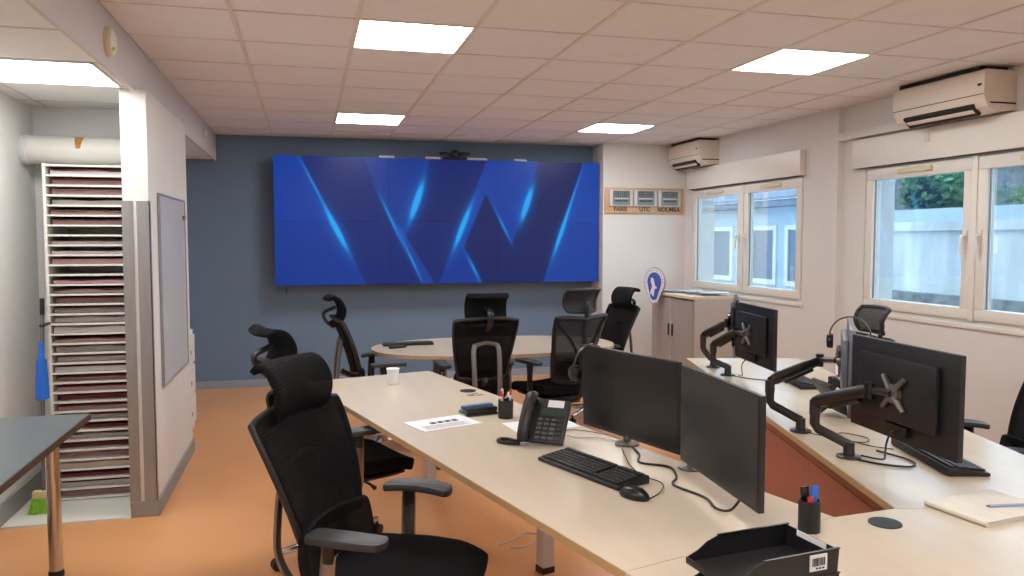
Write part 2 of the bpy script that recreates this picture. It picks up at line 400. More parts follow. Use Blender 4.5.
# ------------------------------------------------------------------ pigeonhole shelf unit with forms
SX0, SX1, SY0, SY1, SZ0, SZ1 = -1.50, -1.03, 5.16, 5.58, 0.013, 2.03
su = thing('pigeonhole_shelf', 'tall white shelf unit of many narrow pigeonholes full of forms', 'shelf unit', ((SX0+SX1)/2, SY0, SZ0))
ox, oy, oz = (SX0+SX1)/2, SY0, SZ0
hw = (SX1-SX0)/2; dp = SY1-SY0; ht = SZ1-SZ0
for s in (-1, 1): MB().bb(s*hw-s*0.016, s*hw, 0, dp, 0, ht).build('side_panel', M_white, su)
MB().bb(-hw+0.016, hw-0.016, dp-0.006, dp, 0, ht).build('back_panel', M_white, su)
NS = 34; sp = (ht-0.02)/NS; sh_me = None
for k in range(NS+1):
    if sh_me is None:
        o = MB().bb(-hw+0.016, hw-0.016, 0.002, dp-0.006, -0.0055, 0.0055).build('shelf', M_white, su); sh_me = o.data
    else:
        o = bpy.data.objects.new('shelf', sh_me); COL.objects.link(o); o.parent = su
    o.location = (0, 0, 0.01+k*sp)
FORM = [('white', rgb(200, 194, 190)), ('pale pink', rgb(176, 140, 138)), ('dusky red', rgb(120, 48, 56)), ('grey', rgb(150, 146, 144)), ('cream', rgb(190, 178, 162))]
FM = [mat('form_'+a.replace(' ', '_'), c, 0.8, var=0.12, scale=9, stretch=(1, 1, 60)) for a, c in FORM]
ordn = ['lowest', 'second', 'third', 'fourth', 'fifth', 'sixth', 'seventh', 'eighth', 'ninth', 'tenth', 'eleventh', 'twelfth', 'thirteenth', 'fourteenth', 'fifteenth', 'sixteenth', 'seventeenth']
for k in range(NS):
    if k in (23, 27): continue
    fi = random.choice([0, 0, 1, 1, 3, 4]) if k > 12 else random.choice([0, 1, 2, 2, 4])
    h = random.uniform(0.012, 0.028); w_ = hw-0.024-random.uniform(0, 0.01)
    bow = random.uniform(0.0, 0.009); ph = random.uniform(-1, 1)
    z0 = oz+0.01+k*sp+0.008
    m = MB(); nn = 10
    top = [(-w_+2*w_*i/nn, h+bow*math.sin(i*0.9+ph*3)*0.5+bow*0.5) for i in range(nn+1)]
    vs = []
    for y in (0.02+random.uniform(0, 0.05), dp-0.05):
        for x, z in top: vs += [(x, y, 0), (x, y, z)]
    fs = []
    q = 2*(nn+1)
    for i in range(nn):
        a = 2*i; fs += [(a, a+2, a+3, a+1), (q+a, q+a+1, q+a+3, q+a+2), (a+1, a+3, q+a+3, q+a+1), (a, q+a, q+a+2, a+2)]
    fs += [(0, 1, q+1, q), (2*nn, q+2*nn, q+2*nn+1, 2*nn+1)]
    o = m.add(vs, fs).build('form_stack', FM[fi]); o.location = (ox, oy, z0)
    pos = (ordn[k]+' pigeonhole from the floor') if k < 17 else (ordn[NS-1-k]+' pigeonhole below the top' if NS-1-k > 0 else 'topmost pigeonhole')
    pos = pos.replace('lowest pigeonhole from the floor', 'lowest pigeonhole')
    tag(o, 'stack of %s paper forms in the %s' % (FORM[fi][0], pos), 'paper stack', 'paper stacks in the pigeonhole shelf')
    if fi != 2 and random.random() < 0.9:   # a darker sheet lying on top
        MB().bb(-w_*0.97, w_*0.9, 0.03, dp-0.08, h+bow+0.001, h+bow+0.004).build('top_sheet', FM[random.choice([2, 2, 2, 1])], o)

# duct over the shelf
t = thing('ventilation_duct', 'thick white round duct lying above the pigeonhole shelf unit', 'duct', (-1.345, 5.40, 2.131))
ax = Matrix.Rotation(PI/2, 3, 'Y')
MB().lathe([(0.086, -0.30), (0.086, 0.325)], n=32, axis=ax).build('pipe', M_duct, t, smooth=True)
MB().lathe([(0.091, -0.327), (0.095, -0.32), (0.095, -0.29), (0.088, -0.285)], n=32, axis=ax).build('end_collar', M_silver, t, smooth=True)
tp = MB(); tp.sheet(lambda u, v: (0.0+0.016*u*(1.2-0.4*v), -0.0875*math.cos(0.55-0.5*v), 0.0875*math.sin(0.55-0.5*v)), 2, 10, 0.002)
tp.build('tape_strip', M_tape, t)

# broom and dustpan
t = thing('broom', 'small long handled broom with green bristles beside the shelf unit', 'broom', (-1.50, 4.98, 0.0125))
hd = MB().cyl((0, 0, 0.10), (0.0145, 0.048, 1.23), 0.011, n=12).build('handle', M_alu, t, smooth=True)
MB().cyl((0.0134, 0.0443, 1.14), (0.0146, 0.0482, 1.235), 0.0125, n=12).build('grip', M_black, hd, smooth=True)
MB().bb(-0.055, 0.055, -0.025, 0.025, 0.085, 0.13).build('head_block', M_cream, t, bevel=0.01)
bz = MB()
for i in range(12):
    for j in range(4):
        x = -0.05+i*0.1/11; y = -0.02+j*0.04/3
        bz.cyl((x, y, 0.088), (x*1.4+random.uniform(-.006, .006), y*1.5+random.uniform(-.006, .006), 0.002), 0.006, 0.0075, n=5)
tag(bz.build('bristles', M_green, t), kind='stuff')
t = thing('dustpan', 'bright blue plastic dustpan clipped upright on the broom handle', 'dustpan', (-1.476, 4.962, 0.675))
MB().sheet(lambda u, v: (0.038*u*(0.8+0.2*v*-1), -0.012-0.02*(1-u*u), 0.12+0.12*v), 8, 8, 0.006, 0.3).build('pan', M_bluep, t, smooth=True)
MB().tube([(0, -0.02, 0.235), (0.0, -0.012, 0.28), (0.0, -0.012, 0.33)], [0.016, 0.013, 0.012], 10).build('handle', M_bluep, t, smooth=True)
MB().bb(-0.026, 0.01, -0.018, 0.044, 0.19, 0.225).build('clip', M_bluep, t)
t = thing('broom_clip', 'small black ring clip on the shelf unit holding the broom handle', 'clip', (-1.4872, 5.0225, 1.09))
MB().tube([(0.0135*math.cos(2*PI*k/14), 0.0135*math.sin(2*PI*k/14), 0) for k in range(14)], 0.003, 6, closed=True, flat=(1, 2.5)).build('ring', M_black, t, smooth=True)
MB().bb(-0.006, 0.003, 0.0145, 0.1385, -0.008, 0.008).build('bracket', M_black, t)

# grey table at the annex wall
t = thing('side_table', 'grey topped table with dark edge and a round steel leg', 'table', (-1.345, 3.36, 0))
MB().bb(-0.305, 0.305, -0.80, 0.80, 0.722, 0.742).build('tabletop', M_grey, t, bevel=0.002)
for a in ((-0.31, 0.31, 0.80, 0.806, 0.712, 0.7405), (-0.31, 0.31, -0.806, -0.80, 0.712, 0.7405), (0.305, 0.311, -0.80, 0.80, 0.712, 0.7405), (-0.311, -0.305, -0.80, 0.80, 0.712, 0.7405)):
    MB().bb(*a).build('edge_band', M_dkbrown, t)
MB().bb(-0.29, 0.29, -0.78, 0.78, 0.70, 0.721).build('underframe', M_dkbrown, t)
for x in (-0.24, 0.17):
    for y in (-0.68, 0.68):
        l = MB().cyl((x, y, 0.03), (x, y, 0.70), 0.03, n=24).build('leg', M_chrome, t, smooth=True)
        MB().lathe([(0.034, 0), (0.034, 0.018), (0.031, 0.03)], (x, y, 0.0), 24).build('foot', M_black, l, smooth=True)

# ------------------------------------------------------------------ video wall
VX0, VX1, VZ0, VZ1, VY = -0.340, 3.248, 1.10, 2.458, 8.55
vw = thing('video_wall', 'large blue glowing video wall of six joined displays on the blue wall', 'video wall', ((VX0+VX1)/2, VY, VZ0))
VW_, VH_ = VX1-VX0, VZ1-VZ0
def seg_glow(X, Y, cx, cy, dx, dy, ln, wd):
    n = math.hypot(dx, dy); dx /= n; dy /= n
    a = (X-cx)*dx+(Y-cy)*dy; b = (X-cx)*dy-(Y-cy)*dx
    return math.exp(-(a/ln)**2-(b/wd)**2) + 0.25*math.exp(-(a/(ln*1.5))**2-(b/(wd*3.2))**2)
def smooth(a, b, x):
    t = min(1, max(0, (x-a)/(b-a))); return t*t*(3-2*t)
def vcol(u, v):
    X = 215+760*u; Y = 68+287*v
    l1 = X-(270+(Y-68)*0.505); l2 = X-(412+(Y-68)*0.455); l2b = X-(490+(Y-220)*0.6); l4 = X-(690-(Y-80)*0.4); l3 = X-(562-(Y-68)*0.335)
    l5 = X-(822-(Y-68)*0.335); l6 = X-(934-(Y-68)*0.35); d1 = X-(693-(Y-145)*0.424); d2 = X-(693+(Y-145)*0.517); d3 = X-(640+(Y-270)*0.5)
    c = [12, 64, 164]
    def mix(t, k): 
        for i in range(3): c[i] += (t[i]-c[i])*k
    mix((14, 50, 140), smooth(0.4, 1.0, v)*0.35)
    band1 = smooth(-3, 3, l1)*smooth(3, -3, l2); mix((20, 38, 112), band1*0.9)
    b2 = smooth(-3, 3, l2)*smooth(3, -3, l4); mix((24, 56, 146), b2*0.8)
    up = smooth(-3, 3, l3)*smooth(3, -3, l4)*smooth(-3, 3, l2); mix((18, 34, 104), up*0.85)
    wedge = smooth(-2, 2, l2)*smooth(2, -2, l2b)*smooth(210, 230, Y); mix((40, 92, 190), wedge*0.6)
    dia = smooth(-3, 3, d1)*smooth(-3, 3, d2 if Y < 268 else 10)*(smooth(-3, 3, d3) if Y > 268 else 1)
    dark = 0.0
    if Y > 145:
        inside = smooth(-2, 2, d1)*smooth(2, -2, d2) if Y < 268 else smooth(-2, 2, d3)*smooth(2, -2, l6)
        dark = inside
    right = smooth(-3, 3, l5)*smooth(3, -3, l6)
    if Y >= 268: right = 0
    vbar = 0
    if Y < 268 and Y > 145: vbar = 0
    mix((24, 32, 92), max(dark, right)*0.95)
    mix((22, 72, 172), smooth(-3, 3, l6)*0.8)
    if Y > 212: mix((16, 44, 128), 0.16)
    g = 0.0
    for a in ((350, 232, 1, 1.98, 46, 5), (470, 205, 1, 2.2, 62, 2.6), (530, 165, -1, 2.9, 44, 6.5), (637, 222, -1, 2.5, 48, 5), (793, 168, -1, 2.95, 40, 6), (879, 236, -1, 2.85, 48, 3.6), (735, 222, 1, 1.93, 36, 2.2), (664, 322, 1, 2.0, 34, 2.6), (300, 130, 1, 1.98, 60, 1.6), (905, 160, -1, 2.85, 60, 1.6), (520, 305, 1, 2.2, 50, 1.8)):
        k = 1.15 if a[5] > 3 else 0.6
        g += k*seg_glow(X, Y, *a)
    g = min(1, g)
    mix((20, 165, 255), min(1, g*1.25)); 
    if g > 0.6: mix((110, 205, 255), (g-0.6)*0.9)
    return (lin(c[0])*0.55, lin(c[1]), lin(c[2])*1.05, 1)
def screen_material():
    m = bpy.data.materials.new('video_picture'); m.use_nodes = True
    nt = m.node_tree; N = nt.nodes; L = nt.links; p = N['Principled BSDF']
    at = N.new('ShaderNodeAttribute'); at.attribute_name = 'picture'
    p.inputs['Base Color'].default_value = (0.012, 0.012, 0.015, 1); p.inputs['Roughness'].default_value = 0.3; p.inputs['Specular IOR Level'].default_value = 0.18
    L.new(at.outputs['Color'], p.inputs['Emission Color']); p.inputs['Emission Strength'].default_value = 0.66
    return m
M_pic = screen_material()
for c in range(3):
    for r in range(2):
        x0 = -VW_/2+c*VW_/3; x1 = x0+VW_/3; z0 = r*VH_/2; z1 = z0+VH_/2
        d = MB().bb(x0+0.0005, x1-0.0005, 0.0, 0.09, z0+0.0005, z1-0.0005).build('display_panel', M_black2, vw)
        nu, nv = 110, 64; vs = []; cols = []
        for j in range(nv+1):
            for i in range(nu+1):
                x = x0+0.001+(VW_/3-0.002)*i/nu; z = z0+0.001+(VH_/2-0.002)*j/nv
                vs.append((x, -0.0015, z)); cols.append(vcol((x+VW_/2)/VW_, 1-z/VH_))
        fs = [(j*(nu+1)+i, j*(nu+1)+i+1, (j+1)*(nu+1)+i+1, (j+1)*(nu+1)+i) for j in range(nv) for i in range(nu)]
        me = bpy.data.meshes.new('screen'); me.from_pydata(vs, [], fs)
        ca = me.color_attributes.new('picture', 'FLOAT_COLOR', 'POINT')
        ca.data.foreach_set('color', [q for cc in cols for q in cc])
        me.materials.append(M_pic)
        o = bpy.data.objects.new('screen', me); COL.objects.link(o); o.parent = d
mr = MB()
for x in (-1.2, -0.4, 0.4, 1.2): mr.bb(x-0.03, x+0.03, 0.09, 0.249, 0.1, VH_-0.1)
mr.build('wall_mount', M_black, vw)
MB().tube([(-VW_/2+0.11, 0.06, 0.0), (-VW_/2+0.11, 0.055, -0.05), (-VW_/2+0.108, 0.06, -0.085)], 0.006, 6).build('pull_cord', M_cable, vw)
for i, (xc, w_) in enumerate(((0.83, 0.16), (1.33, 0.16), (1.822, 0.22), (2.32, 0.14))):  # silver strips stand in for bright reflections along the top edge of the displays
    b = MB().bb(xc-w_/2, xc+w_/2, VY-0.004, VY+0.05, VZ1+0.001, VZ1+0.013)
    b.bb(xc-w_/2, xc+w_/2, VY+0.04, VY+0.05, VZ1+0.001, VZ1+0.03)
    tag(b.build('clip_bracket', M_silver), ['silver clip strip on the video wall, over its first display column', 'silver clip strip on the video wall, beside the conference camera', 'longest silver clip strip on the video wall, beside the camera', 'silver clip strip on the video wall, over its last display column'][i], 'bracket', 'silver strips on the video wall')
t = thing('conference_camera', 'black conference camera standing on top of the video wall', 'camera', (1.575, VY+0.045, VZ1+0.001))
MB().bb(-0.13, 0.13, -0.045, 0.04, 0, 0.03).build('base', M_black2, t, bevel=0.008)
MB().lathe([(0.0, 0.03), (0.05, 0.032), (0.055, 0.06), (0.045, 0.095), (0.02, 0.11), (0.0, 0.112)], n=20).build('head', M_black2, t, smooth=True)
MB().cyl((0, -0.045, 0.07), (0, -0.066, 0.07), 0.022, 0.02).build('lens', M_slot, t, smooth=True)
for s in (-1, 1): MB().bb(s*0.06, s*0.17, -0.03, 0.03, 0.05, 0.085).build('speaker_wing', M_black2, t, bevel=0.01)

# ------------------------------------------------------------------ clock board
t = thing('clock_board', 'light wooden board with three digital world clocks named PARIS, UTC and NOUMEA', 'clock', (3.765, YW-0.012, 1.885))
MB().bb(-0.488, 0.488, -0.012, 0.0115, 0, 0.29).build('board', M_wood, t, bevel=0.003)
RT = Matrix.Rotation(PI/2, 4, 'X')
for x, nm in ((-0.30, 'PARIS'), (0.0, 'UTC'), (0.30, 'NOUMEA')):
    c = MB().bb(x-0.14, x+0.14, -0.04, -0.0125, 0.08, 0.265).build('clock', M_silver, t, bevel=0.006)
    MB().bb(x-0.105, x+0.105, -0.044, -0.0405, 0.092, 0.255).build('display', M_lcd, c)
    sg = MB()
    for k in range(4):
        dx = x-0.068+k*0.042+(0.008 if k > 1 else 0)
        for b in ((-0.014, 0.014, 0.238, 0.244), (-0.014, 0.014, 0.210, 0.216), (-0.014, 0.014, 0.184, 0.190), (-0.017, -0.011, 0.187, 0.242), (0.011, 0.017, 0.187, 0.242)):
            sg.bb(dx+b[0], dx+b[1], -0.0455, -0.0442, b[2], b[3])
    for k in range(6): sg.bb(x-0.075+k*0.026, x-0.057+k*0.026, -0.0455, -0.0442, 0.130, 0.150)
    sg.build('digits', M_lcdk, c)
    MB().bb(x-0.09, x+0.09, -0.0452, -0.0442, 0.160, 0.172).build('divider', M_silver, c)
    text_mesh('city_name', nm, 0.066, M_ink, Matrix.Translation((x, -0.0128, 0.043)) @ RT, t)

# ------------------------------------------------------------------ windows, shutter boxes, air conditioners
def window(name, x, ya, yb, ym, label, vents=True):
    z0, z1 = 1.03, 2.15
    wn = thing(name, label, 'window', (x, (ya+yb)/2, z0), 0, None, 'structure')
    cy = (ya+yb)/2
    def B(mb, x0, x1, y0, y1, za, zb): return mb.bb(x0, x1, y0-cy, y1-cy, za-z0, zb-z0)
    f = MB(); X0, X1 = 0.0, 0.07
    B(f, X0, X1, ya, yb, z0-0.02, z0+0.03); B(f, X0, X1, ya, yb, z1-0.03, z1+0.02)
    B(f, X0, X1, ya, ya+0.03, z0+0.03, z1-0.03); B(f, X0, X1, yb-0.03, yb, z0+0.03, z1-0.03)
    f.build('window_frame', M_pvc, wn)
    B(MB(), -0.03, 0.0, ya-0.03, yb+0.03, z0-0.05, z0-0.022).build('window_sill', M_pvc, wn, bevel=0.004)
    B(MB(), -0.03, 0.0, ym-0.022, ym+0.022, z0+0.0, z1).build('meeting_cover', M_pvc, wn, bevel=0.004)
    for k, (y0, y1) in enumerate(((ya+0.02, ym-0.022), (ym+0.022, yb-0.02))):
        s = MB(); a = 0.075; Xa, Xb = -0.022, 0.045
        za, zb = z0+0.012, z1-0.012
        B(s, Xa, Xb, y0, y1, za, za+a); B(s, Xa, Xb, y0, y1, zb-a*1.15, zb)
        B(s, Xa, Xb, y0, y0+a, za+a, zb-a*1.15); B(s, Xa, Xb, y1-a, y1, za+a, zb-a*1.15)
        so = s.build('sash', M_pvc, wn, bevel=0.006)
        B(MB(), 0.012, 0.018, y0+a-0.004, y1-a+0.004, za+a-0.004, zb-a*1.15+0.004).build('pane', M_glass, so)
        gk = MB()
        for yy in (y0+a, y1-a-0.006): B(gk, 0.0, 0.012, yy, yy+0.006, za+a, zb-a*1.15)
        gk.build('gasket', M_alu, so)
        yh = (y1-a/2) if k == 0 else (y0+a/2); zm = (z0+z1)/2+0.02
        h = B(MB(), -0.034, -0.022, yh-0.014, yh+0.014, zm-0.035, zm+0.035).build('handle', M_pvc, so, bevel=0.004)
        sgn = 1 if k == 0 else -1
        MB().tube([(-0.03, yh-cy, zm-z0), (-0.06, yh-cy, zm-z0), (-0.066, yh-cy, zm-0.01-z0), (-0.066, yh-cy+0.0*sgn, zm-0.12-z0)], [0.01, 0.01, 0.011, 0.009], 8).build('lever', M_pvc, so, smooth=True)
        if vents:
            yc = (y0+y1)/2
            B(MB(), -0.042, -0.022, yc-0.17, yc+0.17, zb-0.058, zb-0.022).build('trickle_vent', M_vent, so, bevel=0.008)
    return wn
window('window_1', XR+0.015, 6.17, 8.27, 7.175, 'far white window pair beside the metal cabinet')
window('window_2', XN+0.015, 3.30, 5.43, 4.345, 'near white window pair looking onto a stained wall')
def shutter(y0, y1, x, label):
    t = thing('shutter_box', label, 'shutter box', (x, (y0+y1)/2, 2.155)); h = (y1-y0)/2
    MB().bb(-0.06, -0.001, -h, h, 0.0, 0.225).build('cover', M_pvc, t, bevel=0.006)
    MB().bb(-0.04, -0.004, -h+0.02, h-0.02, -0.004, -0.0005).build('slot', M_pad, t)
shutter(6.15, 8.30, XR, 'white roller shutter box above the far window')
shutter(3.28, 5.53, XN, 'white roller shutter box above the near window')
tag(MB().bb(4.262, 4.279, 4.70, 4.74, 2.28, 2.34).bb(4.258, 4.262, 4.712, 4.728, 2.285, 2.335).build('wall_sensor', M_pvc, bevel=0.003), 'tiny white contact sensor on the near shutter box', 'sensor')
def aircon(y0, y1, xw, z0, z1, label):
    d = 0.25; L_ = y1-y0
    t = thing('air_conditioner', label, 'air conditioner', (xw, y0, z0), 0, 'wall mounted split air conditioners')
    H = z1-z0
    prof = [(0, 0.012), (-d*0.55, 0.0), (-d*0.86, 0.03), (-d, 0.10), (-d, H*0.93), (-d*0.93, H), (0, H)]
    MB().prism(prof, 0, L_, lambda a, b, c: (a, c, b)).build('body', M_ac, t, bevel=0.006)
    MB().bb(-d-0.003, -d+0.01, 0.005, L_-0.005, 0.105, 0.109).build('front_seam', M_slot, t)
    R = Matrix.Rotation(-0.6, 3, 'Y')
    MB().box((-d*0.83, L_/2, 0.022), (0.085, L_*0.76, 0.02), Matrix.Rotation(0.75, 3, 'Y')).build('air_outlet', M_slot, t)
    MB().box((-d*0.80, L_/2, 0.006), (0.06, L_*0.72, 0.008), Matrix.Rotation(0.45, 3, 'Y')).build('louvre', M_ac, t, bevel=0.002)
    MB().bb(-d*0.9, -0.012, 0.06, L_-0.03, H+0.0005, 2.676-z0).build('top_grille', M_slot, t)  # black block standing in for the dark gap between unit and ceiling
    MB().bb(-0.2, -0.002, -0.001, 0.001, 0.05, 0.06).build('side_mark', M_slot, t)
    MB().bb(-d-0.003, -d-0.0005, 0.02, 0.05, 0.16, 0.175).build('badge', M_pad, t)
    return t
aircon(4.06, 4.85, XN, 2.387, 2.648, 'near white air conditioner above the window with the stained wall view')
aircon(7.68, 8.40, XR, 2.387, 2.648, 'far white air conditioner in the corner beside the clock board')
tag(MB().bb(XN-0.055, XN-0.001, 4.855, 5.708, 2.40, 2.465).build('pipe_trunking', M_wall, bevel=0.008), 'white trunking running from the near air conditioner to the wall pier', 'trunking')

# ------------------------------------------------------------------ outside
struct('ground', MB().bb(5.2, 40, -10, 45, -0.4, -0.3), M_ground, 'grey courtyard ground beyond the windows', 'ground')
t = thing('garden_wall', 'tall pale stained wall outside the near window', 'wall', (8.0, 8.5, -0.3), 0, None, 'structure')
MB().bb(0, 0.2, -4.5, 2.6, 0, 2.0).build('wall_face', M_conc, t)
MB().bb(-0.05, 0.25, -4.5, 2.6, 2.0, 2.12).build('coping', M_conc, t)
MB().bb(-0.03, 0.23, -4.5, 2.6, 2.121, 2.29).build('cap_course', M_extw, t)
MB().bb(-0.1, 0.0, -4.5, 2.6, 0.3, 1.17).build('footing', M_concb, t)
t = thing('annex_building', 'pale building with small white windows outside the far window', 'building', (8.0, 14.0, -0.3))
MB().bb(0, 0.7, -2.85, 9, 0, 2.45).build('wall_block', M_extw, t)
MB().bb(-0.35, 0.8, -2.85, 9, 2.45, 2.56).build('eaves', M_roof, t)
MB().add([(-0.4, -2.85, 2.56), (-0.4, 9, 2.56), (0.9, 9, 3.3), (0.9, -2.85, 3.3), (-0.4, -2.85, 2.60), (-0.4, 9, 2.60), (0.9, 9, 3.34), (0.9, -2.85, 3.34)],
         [(0, 1, 2, 3), (7, 6, 5, 4), (0, 4, 5, 1), (1, 5, 6, 2), (2, 6, 7, 3), (3, 7, 4, 0)]).build('roof', M_roof, t)
for yc in (0.12, -1.35, -2.45, 2.2, 4.2):
    wf = MB(); hw_ = 0.42
    wf.bb(-0.04, 0.0, yc-hw_, yc+hw_, 1.08, 1.17).bb(-0.04, 0.0, yc-hw_, yc+hw_, 2.05, 2.13).bb(-0.04, 0.0, yc-hw_, yc-hw_+0.09, 1.17, 2.05).bb(-0.04, 0.0, yc+hw_-0.09, yc+hw_, 1.17, 2.05)
    wo = wf.build('window', M_pvc, t)
    MB().bb(-0.012, -0.003, yc-hw_+0.09, yc+hw_-0.09, 1.17, 2.05).build('pane', M_extg, wo)
t = thing('distant_house', 'distant grey house with shutters between the tree crowns', 'building', (16.0, 19.1, -0.3))
MB().bb(0, 5, -1.7, 1.7, 0, 4.0).build('wall_block', M_concb, t)
MB().bb(-0.4, 5.4, -2.0, 2.0, 4.0, 4.2).build('roof', M_roof, t)
for k in range(3): MB().bb(-0.03, -0.001, -1.4+k*1.05, -0.7+k*1.05, 2.75, 3.4).build('window', M_extg, t)
def tree(x, y, h, r, m, label, seed):
    rnd = random.Random(seed)
    t = thing('tree', label, 'tree', (x, y, -0.3), 0, 'trees beyond the stained wall')
    MB().tube([(0, 0, 0), (0.05, 0.03, h*0.3), (0.0, 0.0, h*0.6)], [0.16, 0.13, 0.08], 8).build('trunk', M_bark, t, smooth=True)
    c = MB()
    blobs = [(rnd.uniform(-.5, .5)*r, rnd.uniform(-.55, .55)*r, h*rnd.uniform(0.55, 0.95), r*rnd.uniform(0.32, 0.5)) for _ in range(14)]
    for k in range(5200):
        b = blobs[k % len(blobs)]
        a = rnd.uniform(0, 2*PI); q = math.acos(rnd.uniform(-1, 1)); rr = b[3]*rnd.uniform(0.55, 1.05)
        p = Vector((b[0]+rr*math.sin(q)*math.cos(a), b[1]+rr*math.sin(q)*math.sin(a), b[2]+rr*math.cos(q)))
        d1 = Vector((rnd.uniform(-1, 1), rnd.uniform(-1, 1), rnd.uniform(-1, 1))).normalized(); d2 = d1.orthogonal().normalized()
        s = rnd.uniform(0.06, 0.12)
        c.add([p-d1*s, p+d2*s*0.45, p+d1*s, p-d2*s*0.45], [(0, 1, 2, 3)])
    tag(c.build('foliage', m, t), kind='stuff')
tree(13.9, 14.4, 3.4, 1.35, M_leaf1, 'bushy green tree beyond the stained wall, beside the distant house', 1)
tree(14.5, 11.7, 3.6, 1.35, M_leaf2, 'dark green tree beyond the stained wall, next to the bushy tree', 2)
tree(14.2, 8.9, 3.5, 1.35, M_leaf1, 'green tree beyond the stained wall, furthest from the distant house', 3)

# ------------------------------------------------------------------ metal cabinet by the far window
t = thing('tambour_cabinet', 'beige grey metal cabinet with two sliding doors below the far window', 'cabinet', (3.82, 7.375, 0))
cb = MB(); cb.bb(-0.205, 0.22, -0.475, -0.457, 0.0, 1.0).bb(-0.205, 0.22, 0.457, 0.475, 0.0, 1.0).bb(0.20, 0.22, -0.457, 0.457, 0, 1.0).bb(-0.205, 0.2, -0.457, 0.457, 0.0, 0.07)
cb.build('body', M_cab, t)
MB().bb(-0.235, 0.225, -0.48, 0.48, 1.0, 1.03).build('top', M_cabtop, t, bevel=0.004)
for y0, y1 in ((-0.457, -0.012), (0.012, 0.457)):
    d = MB(); n = 14
    for k in range(n): d.bb(-0.222, -0.207, y0+(y1-y0)*k/n+0.001, y0+(y1-y0)*(k+1)/n-0.001, 0.07, 0.985)
    do = d.build('door', M_cabdoor, t)
    yh = y1-0.03 if y0 < 0 else y0+0.03
    MB().bb(-0.232, -0.222, yh-0.012, yh+0.012, 0.60, 0.72).build('handle', M_pad, do, bevel=0.002)
MB().bb(-0.228, -0.207, -0.011, 0.011, 0.07, 0.985).build('centre_rail', M_cab, t)
# leaflets on the cabinet
M_mag = [mat('leaflet_%d' % i, c, 0.35, var=0.18, scale=14) for i, c in enumerate((rgb(130, 160, 170), rgb(190, 205, 220), rgb(150, 165, 190), rgb(205, 210, 215)))]
for i, (x, y, a, z, lb) in enumerate(((3.74, 7.62, 0.2, 0.0, 'greenish leaflet on the metal cabinet next to the emblem'), (3.84, 7.40, -0.3, 0.015, 'pale blue leaflet lying in the middle of the metal cabinet'),
                                      (3.86, 7.16, 0.5, 0.0, 'blue grey open leaflet on the near end of the metal cabinet'), (3.90, 7.02, 1.2, 0.015, 'pale folded leaflet at the near edge of the metal cabinet'))):
    g = MB().sheet(lambda u, v: (0.105*u, 0.148*v, 0.006+0.007*abs(u)**1.5), 8, 2, 0.004)
    o = g.build('leaflet', M_mag[i], smooth=True); o.location = (x, y, 1.031+z); o.rotation_euler = (0, 0, a)
    tag(o, lb, 'leaflet', 'leaflets on the metal cabinet')
# emblem shield leaning at the cabinet's far corner
M_embb = mat('emblem_blue', rgb(62, 88, 176), 0.5, var=0.1); M_embw = mat('emblem_white', rgb(222, 222, 232), 0.5); M_embr = mat('emblem_rim', rgb(160, 132, 150), 0.5)
em = thing('emblem_shield', 'rounded blue and white emblem shield hung on the metal cabinet corner', 'emblem', (3.503, 7.57, 0.905), 0.62)
em.scale = (1, 0.8, 1)
def shield(s):
    P = []
    for k in range(24):
        a = PI*(-0.12)+PI*1.24*k/23; P.append((0.155*s*math.cos(a), 0.235+0.155*s*math.sin(a)))
    P += [(-0.10*s, 0.09+0.05*(1-s)), (-0.07*s, 0.03+0.10*(1-s)), (-0.02*s, 0.0+0.13*(1-s)), (0.05*s, 0.02+0.10*(1-s)), (0.09*s, 0.10+0.05*(1-s))]
    return P
def EF(x, y, z): return (z, -x, y)
MB().prism(shield(1.0), 0.0, 0.02, EF).build('backing', M_embr, em)
MB().prism(shield(0.93), -0.004, -0.0005, EF).build('white_band', M_embw, em)
MB().prism(shield(0.66), -0.007, -0.0045, EF).build('blue_field', M_embb, em)
MB().prism([(-0.06, 0.12), (-0.005, 0.08), (0.005, 0.16), (0.045, 0.175), (0.012, 0.20), (-0.01, 0.27), (-0.045, 0.285), (-0.05, 0.24), (-0.03, 0.19)], -0.0095, -0.0075, EF).build('white_figure', M_embw, em)
lt = MB()
for k in range(13):
    a = PI*(0.0)+PI*k/12; lt.prism([(0.124*math.cos(a)+0.009*math.cos(q), 0.235+0.124*math.sin(a)+0.009*math.sin(q)) for q in (0, 1.57, 3.14, 4.71)], -0.006, -0.0042, EF)
lt.build('rim_lettering', M_embr, em)

